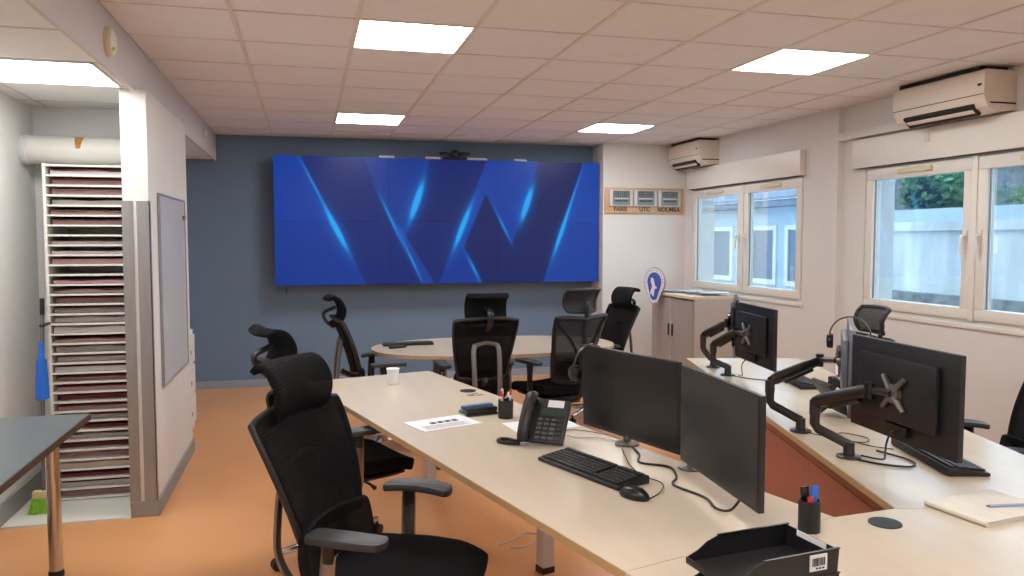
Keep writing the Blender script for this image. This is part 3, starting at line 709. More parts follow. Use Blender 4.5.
# ------------------------------------------------------------------ desks
T = 0.74
AL = math.radians(-74.91)            # direction of the long axis of the left desk, seen towards the viewer
def dirs(c, u): n = Vector((-u[1], u[0])); return Vector(c), Vector(u), n
cL, uL, nL = dirs((0.4543, 2.9801), (0.2603, -0.9655))
cR, uR, nR = dirs((2.0893, 3.2015), (-0.2622, -0.9650))
nR = Vector((0.9650, -0.2622))
def PL(a, b, z=T): q = cL+uL*a+nL*b; return (q.x, q.y, z)
def PR(a, b, z=T): q = cR+uR*a+nR*b; return (q.x, q.y, z)
LA0, LA1, DW = -1.87, 1.205, 0.80
RA0, RA1 = -1.94, 1.20
def desk(P, a0, a1, label):
    o = P(0, 0, 0); t = thing('desk', label, 'desk', o)
    rel = lambda q: (q[0]-o[0], q[1]-o[1], q[2])
    def slab(al, ah, bl, bh, zl, zh, nm, m, bev=0.0):
        mb = MB(); vs = [rel(P(a, b, z)) for z in (zl, zh) for a, b in ((al, bl), (ah, bl), (ah, bh), (al, bh))]
        mb.add(vs, [(0, 3, 2, 1), (4, 5, 6, 7), (0, 1, 5, 4), (1, 2, 6, 5), (2, 3, 7, 6), (3, 0, 4, 7)])
        return mb.build(nm, m, t, bevel=bev, seg=1)
    slab(a0+0.002, a1-0.001, 0.002, DW-0.002, T-0.026, T, 'desktop', M_desk)
    for b0, b1 in ((-0.0005, 0.002), (DW-0.002, DW+0.0005)): slab(a0, a1-0.001, b0, b1, T-0.026, T-0.0008, 'edge_band', M_edge)
    slab(a0-0.0005, a0+0.002, 0.002, DW-0.002, T-0.026, T-0.0008, 'edge_band', M_edge)
    return t, rel, slab
dl, relL, slabL = desk(PL, LA0, LA1, 'long birch desk with the phone, two screens and a paper cup')
def leg(slab, a, b, w=0.03):
    l = slab(a-w, a+w, b-w, b+w, 0.03, T-0.027, 'leg', M_leg); f = slab(a-w-0.003, a+w+0.003, b-w-0.003, b+w+0.003, 0.0, 0.03, 'foot', M_black); f.parent = l
for a, b in ((-1.72, 0.735), (-0.35, 0.735), (-1.72, 0.08)): leg(slabL, a, b)
slabL(-1.75, 1.1, 0.40, 0.44, T-0.07, T-0.027, 'beam', M_leg)
dr, relR, slabR = desk(PR, RA0, RA1, 'long birch desk carrying four monitors on arms, with a terracotta back panel')
slabR(RA0+0.05, RA1-0.02, 0.045, 0.063, T-0.085, T-0.027, 'panel_rail', M_terra)
slabR(RA0+0.05, RA1-0.02, 0.041, 0.060, 0.05, T-0.088, 'back_panel', M_terra)
for a, b in ((-1.8, 0.72), (-0.55, 0.72), (-1.8, 0.12), (-0.3, 0.12), (1.1, 0.72)): leg(slabR, a, b)
# linking corner table
q1, q2, q3, q4 = PL(LA1+0.001, DW), PR(RA1+0.001, 0), PR(RA1+0.001, DW), PL(LA1+0.001, 0)
poly = [(q4[0], q4[1]), (q4[0]+0.13, q4[1]-0.48), (q4[0]+0.30, q4[1]-0.66), (q3[0]-0.30, q3[1]-0.66), (q3[0]-0.13, q3[1]-0.48), (q3[0], q3[1]), (q2[0], q2[1]), (q1[0], q1[1])]
t = thing('corner_table', 'birch linking table between the two long desks, carrying the black trays', 'desk', (1.647, 1.6, 0))
MB().prism([(x-1.647, y-1.6) for x, y in poly], T-0.026, T, ).build('desktop', M_desk, t)
eb = MB().bb(q1[0]-1.647+0.001, q2[0]-1.647-0.001, q1[1]-1.6+0.0002, q1[1]-1.6+0.0027, T-0.026, T-0.001); eb.build('edge_band', M_edge, t)
for x in (-0.55, 0.55): MB().bb(x-0.03, x+0.03, -0.13, -0.07, 0, T-0.027).build('leg', M_leg, t)
tag(MB().lathe([(0.047, 0.0), (0.047, 0.003), (0.040, 0.004), (0.0, 0.004)], (1.651, 1.94, T+0.0005), 28).build('cable_grommet', M_pad, smooth=True), 'round dark cable grommet in the linking table beside the notebook', 'grommet')
tag(MB().lathe([(0.045, 0.0), (0.045, 0.003), (0.040, 0.004), (0.0, 0.004)], (0.851, 4.264, T+0.0005), 28).build('cable_grommet', M_black, smooth=True), 'round black cable grommet on the long desk behind the stapler', 'grommet')
t = thing('computer_tower', 'black computer tower under the end of the long desk', 'computer', (1.02, 1.80, 0), math.radians(15))
MB().bb(-0.10, 0.30, -0.2, 0.22, 0.10, 0.60).build('case', M_black, t, bevel=0.006)
MB().bb(-0.104, -0.1005, -0.19, 0.21, 0.12, 0.58).build('front_panel', M_black2, t)
for y in (-0.15, 0.15): MB().bb(-0.08, 0.28, y-0.02, y+0.02, 0, 0.0995).build('foot', M_black, t)

# oval meeting table
t = thing('meeting_table', 'oval birch meeting table standing before the video wall', 'table', (1.44, 6.10, 0))
el = []
for k in range(56):
    a = 2*PI*k/56; c, s_ = math.cos(a), math.sin(a); e = 2/2.3
    el.append((0.98*math.copysign(abs(c)**e, c), 0.555*math.copysign(abs(s_)**e, s_)))
MB().prism(el, T-0.026, T).build('tabletop', M_desk, t)
MB().prism([(x*1.001, y*1.002) for x, y in el], T-0.025, T-0.001).build('edge_band', M_edge, t)
for x in (-0.45, 0.52):
    l = MB().lathe([(0.055, 0.02), (0.055, T-0.028)], (x, 0, 0), 20).build('leg', M_alu, t, smooth=True)
    MB().lathe([(0.15, 0.0), (0.15, 0.012), (0.056, 0.03)], (x, 0, 0), 28).build('foot_plate', M_alu, l, smooth=True)
k_ = thing('conference_keyboard', 'slim black keyboard lying on the oval meeting table', 'keyboard', (0.76, 6.27, T+0.001), 0.05)
MB().bb(-0.2, 0.2, -0.055, 0.055, 0, 0.018).build('body', M_black, k_, bevel=0.004)
MB().bb(-0.19, 0.19, -0.045, 0.045, 0.0185, 0.022).build('keys', M_key, k_)
r_ = thing('remote_control', 'small black remote control beside the keyboard on the oval table', 'remote', (0.66, 6.10, T+0.001), 0.4)
MB().bb(-0.07, 0.07, -0.02, 0.02, 0, 0.016).build('body', M_black2, r_, bevel=0.006)
MB().bb(-0.05, 0.03, -0.012, 0.012, 0.0165, 0.018).build('buttons', M_keyw, r_)

# ------------------------------------------------------------------ chairs
def base_and_seat(t, m_spoke, seat_w=0.50):
    MB().lathe([(0.045, 0.075), (0.05, 0.085), (0.045, 0.135), (0.03, 0.14)], n=20).build('hub', m_spoke, t, smooth=True)
    for k in range(5):
        a = 2*PI*k/5+0.856; d = Vector((math.cos(a), math.sin(a), 0)); n = Vector((-d.y, d.x, 0))
        pts = [(0.03, 0.020, 0.075, 0.13), (0.18, 0.017, 0.08, 0.115), (0.33, 0.013, 0.07, 0.093)]
        m = MB(); vs = []
        for r, w_, za, zb in pts:
            for sx, z in ((-1, za), (1, za), (0.7, zb), (-0.7, zb)): vs.append(d*r+n*w_*sx+Vector((0, 0, z)))
        fs = [(3, 2, 1, 0), (8, 9, 10, 11)]
        for i in range(2):
            for j in range(4): fs.append((i*4+j, i*4+(j+1) % 4, (i+1)*4+(j+1) % 4, (i+1)*4+j))
        sp_ = m.add(vs, fs).build('base_spoke', m_spoke, t, bevel=0.004, seg=1)
        cp = d*0.325; c = MB()
        for s in (-1, 1): c.cyl(cp+n*s*0.006+Vector((0, 0, 0.0285)), cp+n*s*0.024+Vector((0, 0, 0.0285)), 0.028, 0.025, n=16)
        c.cyl(cp+Vector((0, 0, 0.03)), cp+Vector((0, 0, 0.08)), 0.008, n=8)
        c.build('caster', M_black2, sp_, smooth=True)
    MB().cyl((0, 0, 0.12), (0, 0, 0.28), 0.028, n=18).cyl((0, 0, 0.28), (0, 0, 0.40), 0.016, n=14).build('gas_lift', M_black2, t, smooth=True)
    MB().bb(-0.09, 0.09, -0.16, 0.13, 0.385, 0.432).build('tilt_mechanism', M_black, t, bevel=0.01)
    MB().tube([(0.08, 0.05, 0.41), (0.2, 0.06, 0.405), (0.25, 0.06, 0.40)], [0.006, 0.006, 0.011], 8).build('lever', M_black, t, smooth=True)
    h = seat_w/2
    def sf(u, v): return (h*u*(1-0.06*max(0, -v)), 0.075+0.245*v, 0.478+0.018*u*u-0.035*max(0, v-0.45)**1.5*2.4+0.012*max(0, -v-0.5))
    MB().sheet(sf, 16, 16, 0.062, 0.4).build('seat', M_seat, t, smooth=True, bevel=0.018, seg=3)
    MB().sheet(lambda u, v: (h*0.86*u, 0.065+0.215*v, 0.434), 8, 8, 0.012, 0.4).build('seat_pan', M_black, t, smooth=True)
def arms(t, m_post, pad=M_pad, lean=0.0, up=0.0):
    for s in (-1, 1):
        P = spline([(s*0.10, -0.03, 0.405), (s*0.22, -0.04, 0.405), (s*0.275, -0.04, 0.44), (s*0.285, -0.04+lean, 0.54+up*0.5), (s*0.28, -0.035+lean, 0.625+up)], 5)
        a = MB().tube(P, 0.02, 8, flat=(1.4, 0.75)).build('arm_post', m_post, t, smooth=True)
        MB().cyl((s*0.28, -0.035+lean, 0.60+up), (s*0.28, -0.035+lean, 0.655+up), 0.022, 0.026, n=12).build('arm_collar', M_black, a, smooth=True)
        def pf(u, v, s=s): return (s*0.275+0.047*u-s*0.02*(v*v), 0.01+lean+0.13*v, 0.668+up+0.004*u*u-0.007*v*v)
        MB().sheet(pf, 8, 12, 0.024, 0.35).build('arm_pad', pad, a, smooth=True, bevel=0.006)
def chair_executive():
    t = thing('office_chair', 'x', 'chair', (0, 0, 0), 0, 'black office chairs')
    base_and_seat(t, M_chrome); arms(t, M_postm, M_pad, 0.0, 0.02)
    def bf(u, v):
        z = 0.815+0.205*v; w_ = 0.232+0.038*v+(0.010*v*v)
        y = -0.275-0.07*v+0.045*u*u-0.012*v*v
        return (w_*u, y, z)
    MB().sheet(bf, 18, 18, 0.026, 0.28).build('backrest', M_mesh, t, smooth=True, bevel=0.006)
    fr = MB().tube([Vector(q)+Vector((0, -0.008, 0)) for q in outline(bf, 0.28, 12)], 0.0125, 8, closed=True).build('back_frame', M_black, t, smooth=True)
    def lf(u, v): return (0.225*u, -0.215+0.055*u*u+0.02*v*v-0.016*v, 0.565+0.105*v)
    MB().sheet(lf, 16, 10, 0.034, 0.35).build('lumbar_pad', M_lumb, t, smooth=True, bevel=0.01)
    for s in (-1, 1):
        P = spline([(s*0.07, -0.12, 0.405), (s*0.085, -0.26, 0.42), (s*0.095, -0.335, 0.52), (s*0.10, -0.335, 0.66), (s*0.10, -0.315, 0.80), (s*0.085, -0.305, 0.845)], 6)
        MB().tube(P, 0.015, 8, flat=(1.3, 0.8)).build('support_bar', M_alu, t, smooth=True)
    MB().tube([(-0.085, -0.305, 0.845), (0.0, -0.308, 0.862), (0.085, -0.305, 0.845)], 0.014, 8).build('cross_bar', M_alu, t, smooth=True)
    MB().tube([(0, -0.30, 0.62), (0, -0.27, 0.60), (0, -0.235, 0.58)], 0.02, 8).build('lumbar_bracket', M_black, t, smooth=True)
    prof = spline([(-0.42, 1.145), (-0.39, 1.17), (-0.345, 1.15), (-0.315, 1.09), (-0.32, 1.03), (-0.35, 0.985), (-0.385, 0.965)], 4)
    n = len(prof)-1
    def hf(u, v):
        i = (v+1)/2*n; k = min(int(i), n-1); f = i-k
        y = prof[k][0]*(1-f)+prof[k+1][0]*f; z = prof[k][1]*(1-f)+prof[k+1][1]*f
        return (0.165*u*(1-0.05*v*v), y+0.03*u*u, z)
    MB().sheet(hf, 14, 22, 0.022, 0.16).build('headrest', M_mesh, t, smooth=True, bevel=0.005)
    br = MB().tube(spline([(0, -0.35, 0.94), (0, -0.405, 0.99), (0, -0.42, 1.05), (0, -0.36, 1.08), (0, -0.335, 1.09)], 5), 0.016, 8, flat=(1.6, 0.8))
    br.build('headrest_bracket', M_black, t, smooth=True)
    return t
def chair_task():
    t = thing('task_chair', 'x', 'chair', (0, 0, 0), 0, 'black mesh task chairs')
    base_and_seat(t, M_black2); arms(t, M_black, M_black, 0.0, 0.03)
    def bf(u, v):
        z = 0.80+0.255*v; w_ = 0.20+0.05*v-0.025*(1-abs(v))
        if v > 0.6: z -= 0.035*(1-abs(u))*(v-0.6)/0.4
        return (w_*u, -0.25-0.06*v+0.05*u*u+0.03*math.cos(1.6*(v+0.4)), z)
    MB().sheet(bf, 18, 18, 0.006, 0.25).build('back_mesh', M_thin, t, smooth=True)
    MB().tube([Vector(q) for q in outline(bf, 0.25, 14)], 0.016, 8, closed=True).build('back_frame', M_black, t, smooth=True)
    for s in (-1, 1):
        P = spline([(s*0.20, -0.27, 0.985), (s*0.11, -0.31, 0.86), (s*0.035, -0.30, 0.70), (s*0.03, -0.27, 0.56)], 6)
        MB().tube(P, 0.017, 8, flat=(1.3, 0.7)).build('back_brace', M_black, t, smooth=True)
    MB().tube(spline([(0, -0.10, 0.40), (0, -0.24, 0.43), (0, -0.285, 0.55), (0, -0.30, 0.72), (0, -0.325, 0.98), (0, -0.345, 1.10), (0, -0.335, 1.145)], 6), 0.017, 8, flat=(1.2, 0.7)).build('spine', M_black, t, smooth=True)
    MB().sheet(lambda u, v: (0.15*u, -0.215+0.04*u*u, 0.66+0.055*v), 12, 6, 0.02, 0.4).build('lumbar_pad', M_mesh, t, smooth=True)
    def hf(u, v): return (0.145*u*(1+0.08*v), -0.30+0.045*u*u-0.03*v*v-0.012*v, 1.15+0.08*v)
    MB().sheet(hf, 14, 10, 0.008, 0.22).build('headrest_mesh', M_thin, t, smooth=True)
    MB().tube([Vector(q) for q in outline(hf, 0.22, 10)], 0.013, 8, closed=True).build('headrest_frame', M_black, t, smooth=True)
    return t
def face(deg): return math.radians(deg-90)
cA = chair_executive()
def putA(first, x, y, deg, label, sz=1.0, sx=1.0):
    o = cA if first else dup(cA); place(o, (x, y, 0), face(deg), label); o.scale = (sx, 1, sz); return o
putA(True, 0.225, 2.58, -32, 'large black mesh office chair turned away from the desk edge by the keyboard')
putA(False, 0.14, 3.94, 22, 'black office chair pushed to the desk edge opposite the stapler')
putA(False, 0.52, 5.90, 4, 'black office chair side-on at the rounded end of the oval table')
putA(False, 1.12, 5.38, 93, 'black office chair facing the video wall, back turned to the paper cup', 1.045, 0.87)
putA(False, 2.42, 6.50, 188, 'black office chair at the oval table end nearest the metal cabinet', 0.98)
putA(False, 3.0, 2.93, 152, 'black office chair at the desk with arms, below the near window', 0.98)
cB = chair_task()
place(cB, (1.79, 5.55, 0), face(110), 'black mesh task chair with open cross frame back, at the oval table')
o = dup(cB); place(o, (3.06, 4.12, 0), face(172), 'black mesh task chair behind the near monitors, under the pier'); o.scale = (1, 1, 0.95)

# ------------------------------------------------------------------ monitors
MW, MH = 0.565, 0.335
def monitor(label, x, y, z, yaw, tilt=0.0, shell=M_bezel, wide=MW):
    # local: x along width (image right when looking at back/front as fitted), +y away, screen on -y
    t = thing('monitor', label, 'monitor', (x, y, z), yaw, 'black desktop monitors'); t.rotation_euler = (tilt, 0, yaw)
    h, v = wide/2, MH/2
    MB().bb(-h, h, -0.006, 0.014, -v, v).build('shell', shell, t, bevel=0.004)
    MB().bb(-h+0.006, h-0.006, -0.0078, -0.0062, -v+0.016, v-0.006).build('screen', M_screen, t)
    MB().bb(-h*0.72, h*0.72, 0.0145, 0.038, -v*0.62, v*0.72).build('rear_housing', shell, t, bevel=0.012)
    MB().bb(-0.06, 0.06, 0.0145, 0.03, -v*0.86, -v*0.66).build('port_cover', M_black2, t)
    MB().cyl((0, -0.0066, -v+0.008), (0, -0.0084, -v+0.008), 0.004).build('logo_dot', M_keyw, t)
    return t
m1 = monitor('black monitor beside the desk phone, screen turned to the long desk', 1.183, 2.785, 0.985, -1.268, 0.03)
m2 = monitor('black monitor between the other desk screen and the pen pot, screen dark', 1.238, 2.20, 0.982, -1.646, 0.0)
# right desk: backs to us, so the local frame is turned round
RNC = (1.965, 2.24, 1.062); RFC = (2.48, 3.985, 1.04)
m3 = monitor('large black monitor seen from behind with grey mounting plate on a thick arm', RNC[0], RNC[1], RNC[2], -1.663+PI)
m4 = monitor('black monitor seen from behind near the metal cabinet', RFC[0], RFC[1], RFC[2], -1.75+PI)
dv = Vector((0.594, 0.8045)); e3 = Vector((RNC[0], RNC[1]))-Vector((math.cos(-1.663), math.sin(-1.663)))*(MW/2+0.012)
c5 = e3+dv*(MW/2)
m5 = monitor('silver edged monitor seen almost edge-on beside the large rear-facing monitor', c5.x, c5.y, 1.075, math.atan2(dv.y, dv.x), 0.0, M_sil)
dv2 = Vector((0.49, 0.872)); e4 = Vector((RFC[0], RFC[1]))-Vector((math.cos(-1.75), math.sin(-1.75)))*(MW/2+0.012)
c6 = e4+dv2*(MW/2)
m6 = monitor('black monitor seen almost edge-on beside the monitor near the cabinet', c6.x, c6.y, 1.045, math.atan2(dv2.y, dv2.x))

def gas_arm(base, elbow, head, plate, pn, label):
    base = Vector(base); t = thing('monitor_arm', label, 'monitor arm', base, 0, 'black gas spring monitor arms')
    e = Vector(elbow)-base; h = Vector(head)-base; pl = Vector(plate)-base; pn = Vector(pn).normalized()
    MB().lathe([(0.046, 0.0005), (0.046, 0.006), (0.04, 0.009), (0.0, 0.009)], n=24).build('base_plate', M_arm, t, smooth=True)
    MB().cyl((0, 0, 0.008), (0, 0, 0.06), 0.022, 0.02, n=16).build('post', M_arm, t, smooth=True)
    d = Vector((e.x, e.y, 0)); dn = d.normalized()
    P = [Vector((0, 0, 0.05)), Vector((0, 0, 0.06))+dn*0.02, e-Vector((0, 0, 0.085))-dn*0.012, e-Vector((0, 0, 0.065)), e]
    MB().tube(P, 0.017, 8, flat=(0.8, 1.15)).build('lower_link', M_arm, t, smooth=True)
    MB().cyl(e-Vector((0, 0, 0.03)), e+Vector((0, 0, 0.025)), 0.021, n=16).build('elbow', M_arm, t, smooth=True)
    g = e+Vector((0, 0, 0.02))
    up = MB().tube([g, g+(h-g)*0.12, g+(h-g)*0.88, h], [0.02, 0.026, 0.024, 0.018], 10).build('spring_link', M_black2, t, smooth=True)
    lo = (h-g)*0.3; MB().tube([g+lo-Vector((0, 0, 0.03)), g+(h-g)*0.85-Vector((0, 0, 0.028))], 0.011, 8).build('spring_cover', M_black, up, smooth=True)
    MB().cyl(h-Vector((0, 0, 0.03)), h+Vector((0, 0, 0.025)), 0.017, n=14).build('head_joint', M_black2, t, smooth=True)
    MB().tube([h, h+(pl-h)*0.5, pl+pn*0.013], [0.014, 0.014, 0.015], 8).build('tilt_head', M_arm, t, smooth=True)
    a = Vector((-pn.y, pn.x, 0)).normalized(); z = Vector((0, 0, 1)); R = Matrix((a, pn, z)).transposed()
    v = MB()
    v.cyl(pl-pn*0.0025, pl+pn*0.016, 0.032, n=16)
    for sx in (-1, 1):
        for sz in (-1, 1):
            v.cyl(pl+pn*0.009+(a*sx+z*sz)*0.012, pl+pn*0.007+(a*sx*1.0+z*sz)*0.055, 0.012, 0.009, n=6)
    v.build('mounting_plate', M_alu, t, smooth=True)
def mpt(m, lx, lz, ly=0.04):
    M = Matrix.Translation(m.location) @ m.rotation_euler.to_matrix().to_4x4()
    return M @ Vector((lx, ly, lz)), (M.to_3x3() @ Vector((0, 1, 0)))
p3, n3 = mpt(m3, -0.01, 0.0)
gas_arm((2.02, 2.58, T), (1.90, 2.63, 0.935), (1.886, 2.313, 1.061), p3, n3, 'thick black monitor arm holding the large rear-facing monitor')
p4, n4 = mpt(m4, 0.03, 0.0)
gas_arm((2.52, 4.36, T), (2.40, 4.33, 0.92), (2.455, 4.17, 1.035), p4, n4, 'black monitor arm holding the monitor near the metal cabinet')
p5, n5 = mpt(m5, 0.05, 0.0)
gas_arm((2.09, 2.99, T), (1.965, 3.04, 0.94), (2.20, 3.02, 1.05), p5, n5, 'long black monitor arm reaching to the silver edged monitor')
p6, n6 = mpt(m6, 0.03, 0.0)
gas_arm((2.585, 4.66, T), (2.53, 4.70, 0.93), (2.60, 4.52, 1.05), p6, n6, 'black monitor arm at the far corner of the desk with arms')
def post_mount(base, m, label):
    t = thing('monitor_stand', label, 'monitor stand', base, 0, 'grey post monitor stands'); b = Vector(base)
    p, n = mpt(m, 0.0, 0.0, 0.04); p = p-b
    MB().lathe([(0.05, 0.0005), (0.05, 0.008), (0.03, 0.012), (0.02, 0.016)], n=24).build('base_disc', M_alu, t, smooth=True)
    MB().cyl((0, 0, 0.012), (0, 0, 0.32), 0.017, n=16).build('post', M_alu, t, smooth=True)
    k = Vector((0, 0, p.z)); mid = (k+p)*0.5+Vector((0.07, 0.0, 0))
    MB().tube([k, mid, p+n*0.016], 0.013, 8).build('swing_arm', M_arm, t, smooth=True)
    a = Vector((-n.y, n.x, 0)); z = Vector((0, 0, 1)); v = MB()
    v.cyl(p-n*0.0025, p+n*0.010, 0.05, n=4); v.build('mounting_plate', M_arm, t)
post_mount((1.262, 2.975, T), m1, 'grey post stand behind the monitor beside the phone')
post_mount((1.36, 2.60, T), m2, 'grey post stand behind the monitor beside the pen pot')

# ------------------------------------------------------------------ keyboards, mouse
def keyboard(label, x, y, rz):
    t = thing('keyboard', label, 'keyboard', (x, y, T+0.001), rz, 'black desktop keyboards')
    MB().add([(-0.225, -0.075, 0.0), (0.225, -0.075, 0.0), (0.225, 0.075, 0.0), (-0.225, 0.075, 0.0), (-0.225, -0.075, 0.013), (0.225, -0.075, 0.013), (0.225, 0.075, 0.028), (-0.225, 0.075, 0.028)],
             [(0, 3, 2, 1), (4, 5, 6, 7), (0, 1, 5, 4), (1, 2, 6, 5), (2, 3, 7, 6), (3, 0, 4, 7)]).build('body', M_black, t, bevel=0.004)
    ks = MB()
    for r in range(6):
        yy = -0.056+r*0.0205+(0.006 if r == 5 else 0); zz = 0.0145+(yy+0.075)*0.1
        c = 0
        while c < 22:
            w_ = 1
            if r == 0 and c == 4: w_ = 6
            elif r in (1, 2, 3) and c in (0, 13): w_ = 2 if c == 0 else 1
            xx = -0.21+(c+w_/2)*0.019+(0.004 if c > 14 else 0)
            if not (c in (15,) and r > 0): ks.box((xx, yy, zz+0.003), (0.019*w_-0.0035, 0.0165, 0.007), Matrix.Rotation(0.1, 3, 'X'))
            c += w_
    tag(ks.build('keys', M_key, t), kind='stuff')
    return t
KA = math.radians(15)
keyboard('black keyboard on the long desk before the phone-side monitor', 0.985, 2.655, math.radians(-70)+0.0)
keyboard('black keyboard behind the large rear-facing monitor', 2.33, 2.47, math.radians(-106)+PI)
keyboard('black keyboard on the desk with arms beside the second phone', 2.80, 4.03, math.radians(-104)+PI)
t = thing('mouse', 'black computer mouse beside the keyboard on the long desk', 'mouse', (1.022, 2.345, T+0.001), math.radians(-60))
MB().lathe([(0.0, 0.036), (0.012, 0.035), (0.022, 0.029), (0.029, 0.017), (0.031, 0.006), (0.029, 0.0)][::-1], n=24).build('shell', M_black2, t, smooth=True)
t.children[0].scale = (1.85, 1.05, 1.0)
MB().cyl((0.028, -0.004, 0.031), (0.028, 0.004, 0.031), 0.007, n=12).build('wheel', M_pad, t, smooth=True)
MB().bb(-0.048, 0.0, -0.0006, 0.0006, 0.0315, 0.0335).build('button_split', M_slot, t)

# ------------------------------------------------------------------ phones
def phone(label, x, y, rz, sticker=True):
    t = thing('desk_phone', label, 'telephone', (x, y, T+0.001), rz, 'black desk phones')
    ta = math.radians(52); R = Matrix.Rotation(ta, 3, 'X'); o = Vector((0, -0.07, 0.018))
    def L(px, py, pz): return o + R @ Vector((px, py, pz))
    def plate(nm, x0, x1, y0, y1, z0, z1, m, par, bev=0.0):
        mb = MB(); vs = [L(a, b, c) for c in (z0, z1) for a, b in ((x0, y0), (x1, y0), (x1, y1), (x0, y1))]
        mb.add(vs, [(0, 3, 2, 1), (4, 5, 6, 7), (0, 1, 5, 4), (1, 2, 6, 5), (2, 3, 7, 6), (3, 0, 4, 7)]); return mb.build(nm, m, par, bevel=bev)
    b = plate('body', -0.095, 0.095, 0.0, 0.195, -0.022, 0.0, M_black, t, 0.006)
    plate('display', -0.025, 0.085, 0.118, 0.152, 0.0005, 0.003, M_lcdg, b)
    if sticker: plate('sticker', 0.0, 0.07, 0.158, 0.19, 0.0005, 0.002, M_paper, b)
    for r in range(5):
        for c in range(4): plate('key', -0.028+c*0.029, -0.028+c*0.029+0.02, 0.012+r*0.0205, 0.012+r*0.0205+0.012, 0.0005, 0.005, M_keyw if c in (0, 1, 2) else M_key, b)
    pts = [L(-0.07, q, h) for q, h in ((-0.004, 0.012), (0.01, 0.026), (0.05, 0.036), (0.10, 0.04), (0.15, 0.038), (0.19, 0.028), (0.204, 0.012))]
    hs = MB().tube(spline(pts, 4), 0.023, 10, flat=(1.1, 0.75)).build('handset', M_black, t, smooth=True)
    for q in (0.02, 0.18): MB().cyl(L(-0.07, q, 0.0), L(-0.07, q, 0.03), 0.024, n=16).build('ear_cup', M_black, hs, smooth=True)
    MB().tube([L(0.0, 0.09, -0.02), (0.0, 0.09, 0.01), (0.0, 0.10, 0.004)], [0.02, 0.016, 0.012], 8, flat=(2.2, 0.5)).build('stand', M_black2, t, smooth=True)
    co = [L(-0.07, -0.006, 0.012)]; 
    path = spline([(-0.08, -0.09, 0.008), (-0.12, -0.10, 0.008), (-0.175, -0.085, 0.008), (-0.185, -0.05, 0.008), (-0.15, -0.04, 0.008), (-0.105, -0.06, 0.010), (-0.075, -0.04, 0.014)], 8)
    MB().tube(path, 0.0075, 8).build('coiled_cord', M_black2, t, smooth=True)
    return t
phone('black desk phone with a paper sticker beside the pen pot', 0.945, 3.09, math.radians(-36))
phone('black desk phone seen from behind under the monitor arms', 2.42, 3.22, math.radians(80), False)

# ------------------------------------------------------------------ small desk things
t = thing('paper_cup', 'white paper cup standing alone on the long desk', 'cup', (0.467, 4.57, T+0.001))
MB().lathe([(0.026, 0.0), (0.036, 0.088)], n=24).build('cup_wall', M_paper, t, smooth=True)
MB().lathe([(0.036, 0.087), (0.039, 0.089), (0.039, 0.093), (0.035, 0.094)], n=24).build('rim', M_paper, t, smooth=True)
def pen_pot(x, y, r, h, label, items):
    t = thing('pen_pot', label, 'pen pot', (x, y, T+0.001))
    n = 24; mb = MB()
    mb.lathe([(r, 0.0), (r, h), (r-0.003, h), (r-0.003, 0.004), (0.0, 0.004)], n=n)
    mb.build('pot', M_black, t, smooth=True)
    for i, (nm, m, dx, dy, L_, w_, lb) in enumerate(items):
        p = thing(nm, lb, 'pen' if 'pen' in nm or 'marker' in nm else 'stationery', (x+dx*(0.3 if w_ > 0.015 else 1.0), y+dy*(0.3 if w_ > 0.015 else 1.0), T+0.006))
        if w_ > 0.015: MB().box((dx*0.5, dy*0.5, L_/2), (w_, 0.006, L_), Matrix.Rotation(dx*6, 3, 'Y')).build('body', m, p, bevel=0.002)
        else:
            MB().cyl((0, 0, 0), (dx*0.45, dy*0.45, L_*0.8), w_/2, n=10).build('barrel', m, p, smooth=True)
            MB().cyl((dx*0.45, dy*0.45, L_*0.8), (dx*0.56, dy*0.56, L_), w_/2*1.1, n=10).build('cap', M_red if i % 2 == 0 else M_paper, p, smooth=True)
pen_pot(0.895, 3.575, 0.036, 0.085, 'small black pen pot beside the stapler on the long desk',
        [('marker_pen', M_paper, -0.016, -0.006, 0.125, 0.012, 'white marker pen with a red cap in the small pen pot'), ('marker_pen', M_red, -0.008, 0.012, 0.13, 0.011, 'red pen in the small pen pot'),
         ('marker_pen', M_paper, 0.016, 0.004, 0.125, 0.012, 'white pen leaning to the rim of the small pen pot'), ('ballpoint_pen', M_black2, 0.006, -0.012, 0.12, 0.009, 'black ballpoint pen in the small pen pot')])
pen_pot(1.395, 1.945, 0.031, 0.092, 'tall black pen pot beside the letter trays',
        [('ruler_blade', M_black2, -0.012, 0.008, 0.125, 0.026, 'short black blade standing in the tall pen pot'), ('bag_clip', M_bluep, 0.012, -0.004, 0.128, 0.022, 'bright blue clip standing in the tall pen pot'), ('eraser', M_red, -0.006, -0.016, 0.1, 0.02, 'red piece peeping out of the tall pen pot')])
t = thing('stapler', 'black and blue stapler lying beside the small pen pot', 'stapler', (0.80, 3.66, T+0.001), math.radians(10))
MB().bb(-0.085, 0.075, -0.02, 0.02, 0, 0.012).build('base', M_black, t, bevel=0.004)
MB().bb(-0.08, 0.075, -0.018, 0.018, 0.014, 0.038).build('top', M_black2, t, bevel=0.008)
t = thing('hole_punch', 'blue and green hole punch lying behind the stapler', 'hole punch', (0.79, 3.74, T+0.001), math.radians(16))
MB().bb(-0.09, 0.085, -0.022, 0.022, 0, 0.014).build('base', M_lgreen, t, bevel=0.005)
MB().bb(-0.08, 0.085, -0.02, 0.02, 0.015, 0.034).build('lever', M_teal, t, bevel=0.008)
t = thing('paper_clips', 'few silver clips lying beside the small cable grommet', 'clip', (0.86, 4.12, T+0.001))
for k in range(4):
    a = k*1.3; MB().tube([(0.03*math.cos(a)+0.02*math.cos(a+q), 0.025*math.sin(a)+0.012*math.sin(a*2+q), 0.003+0.004*(k % 2)) for q in (0, 1.2, 2.4, 3.6, 4.8)], 0.002, 6).build('clip', M_alu, t, smooth=True)
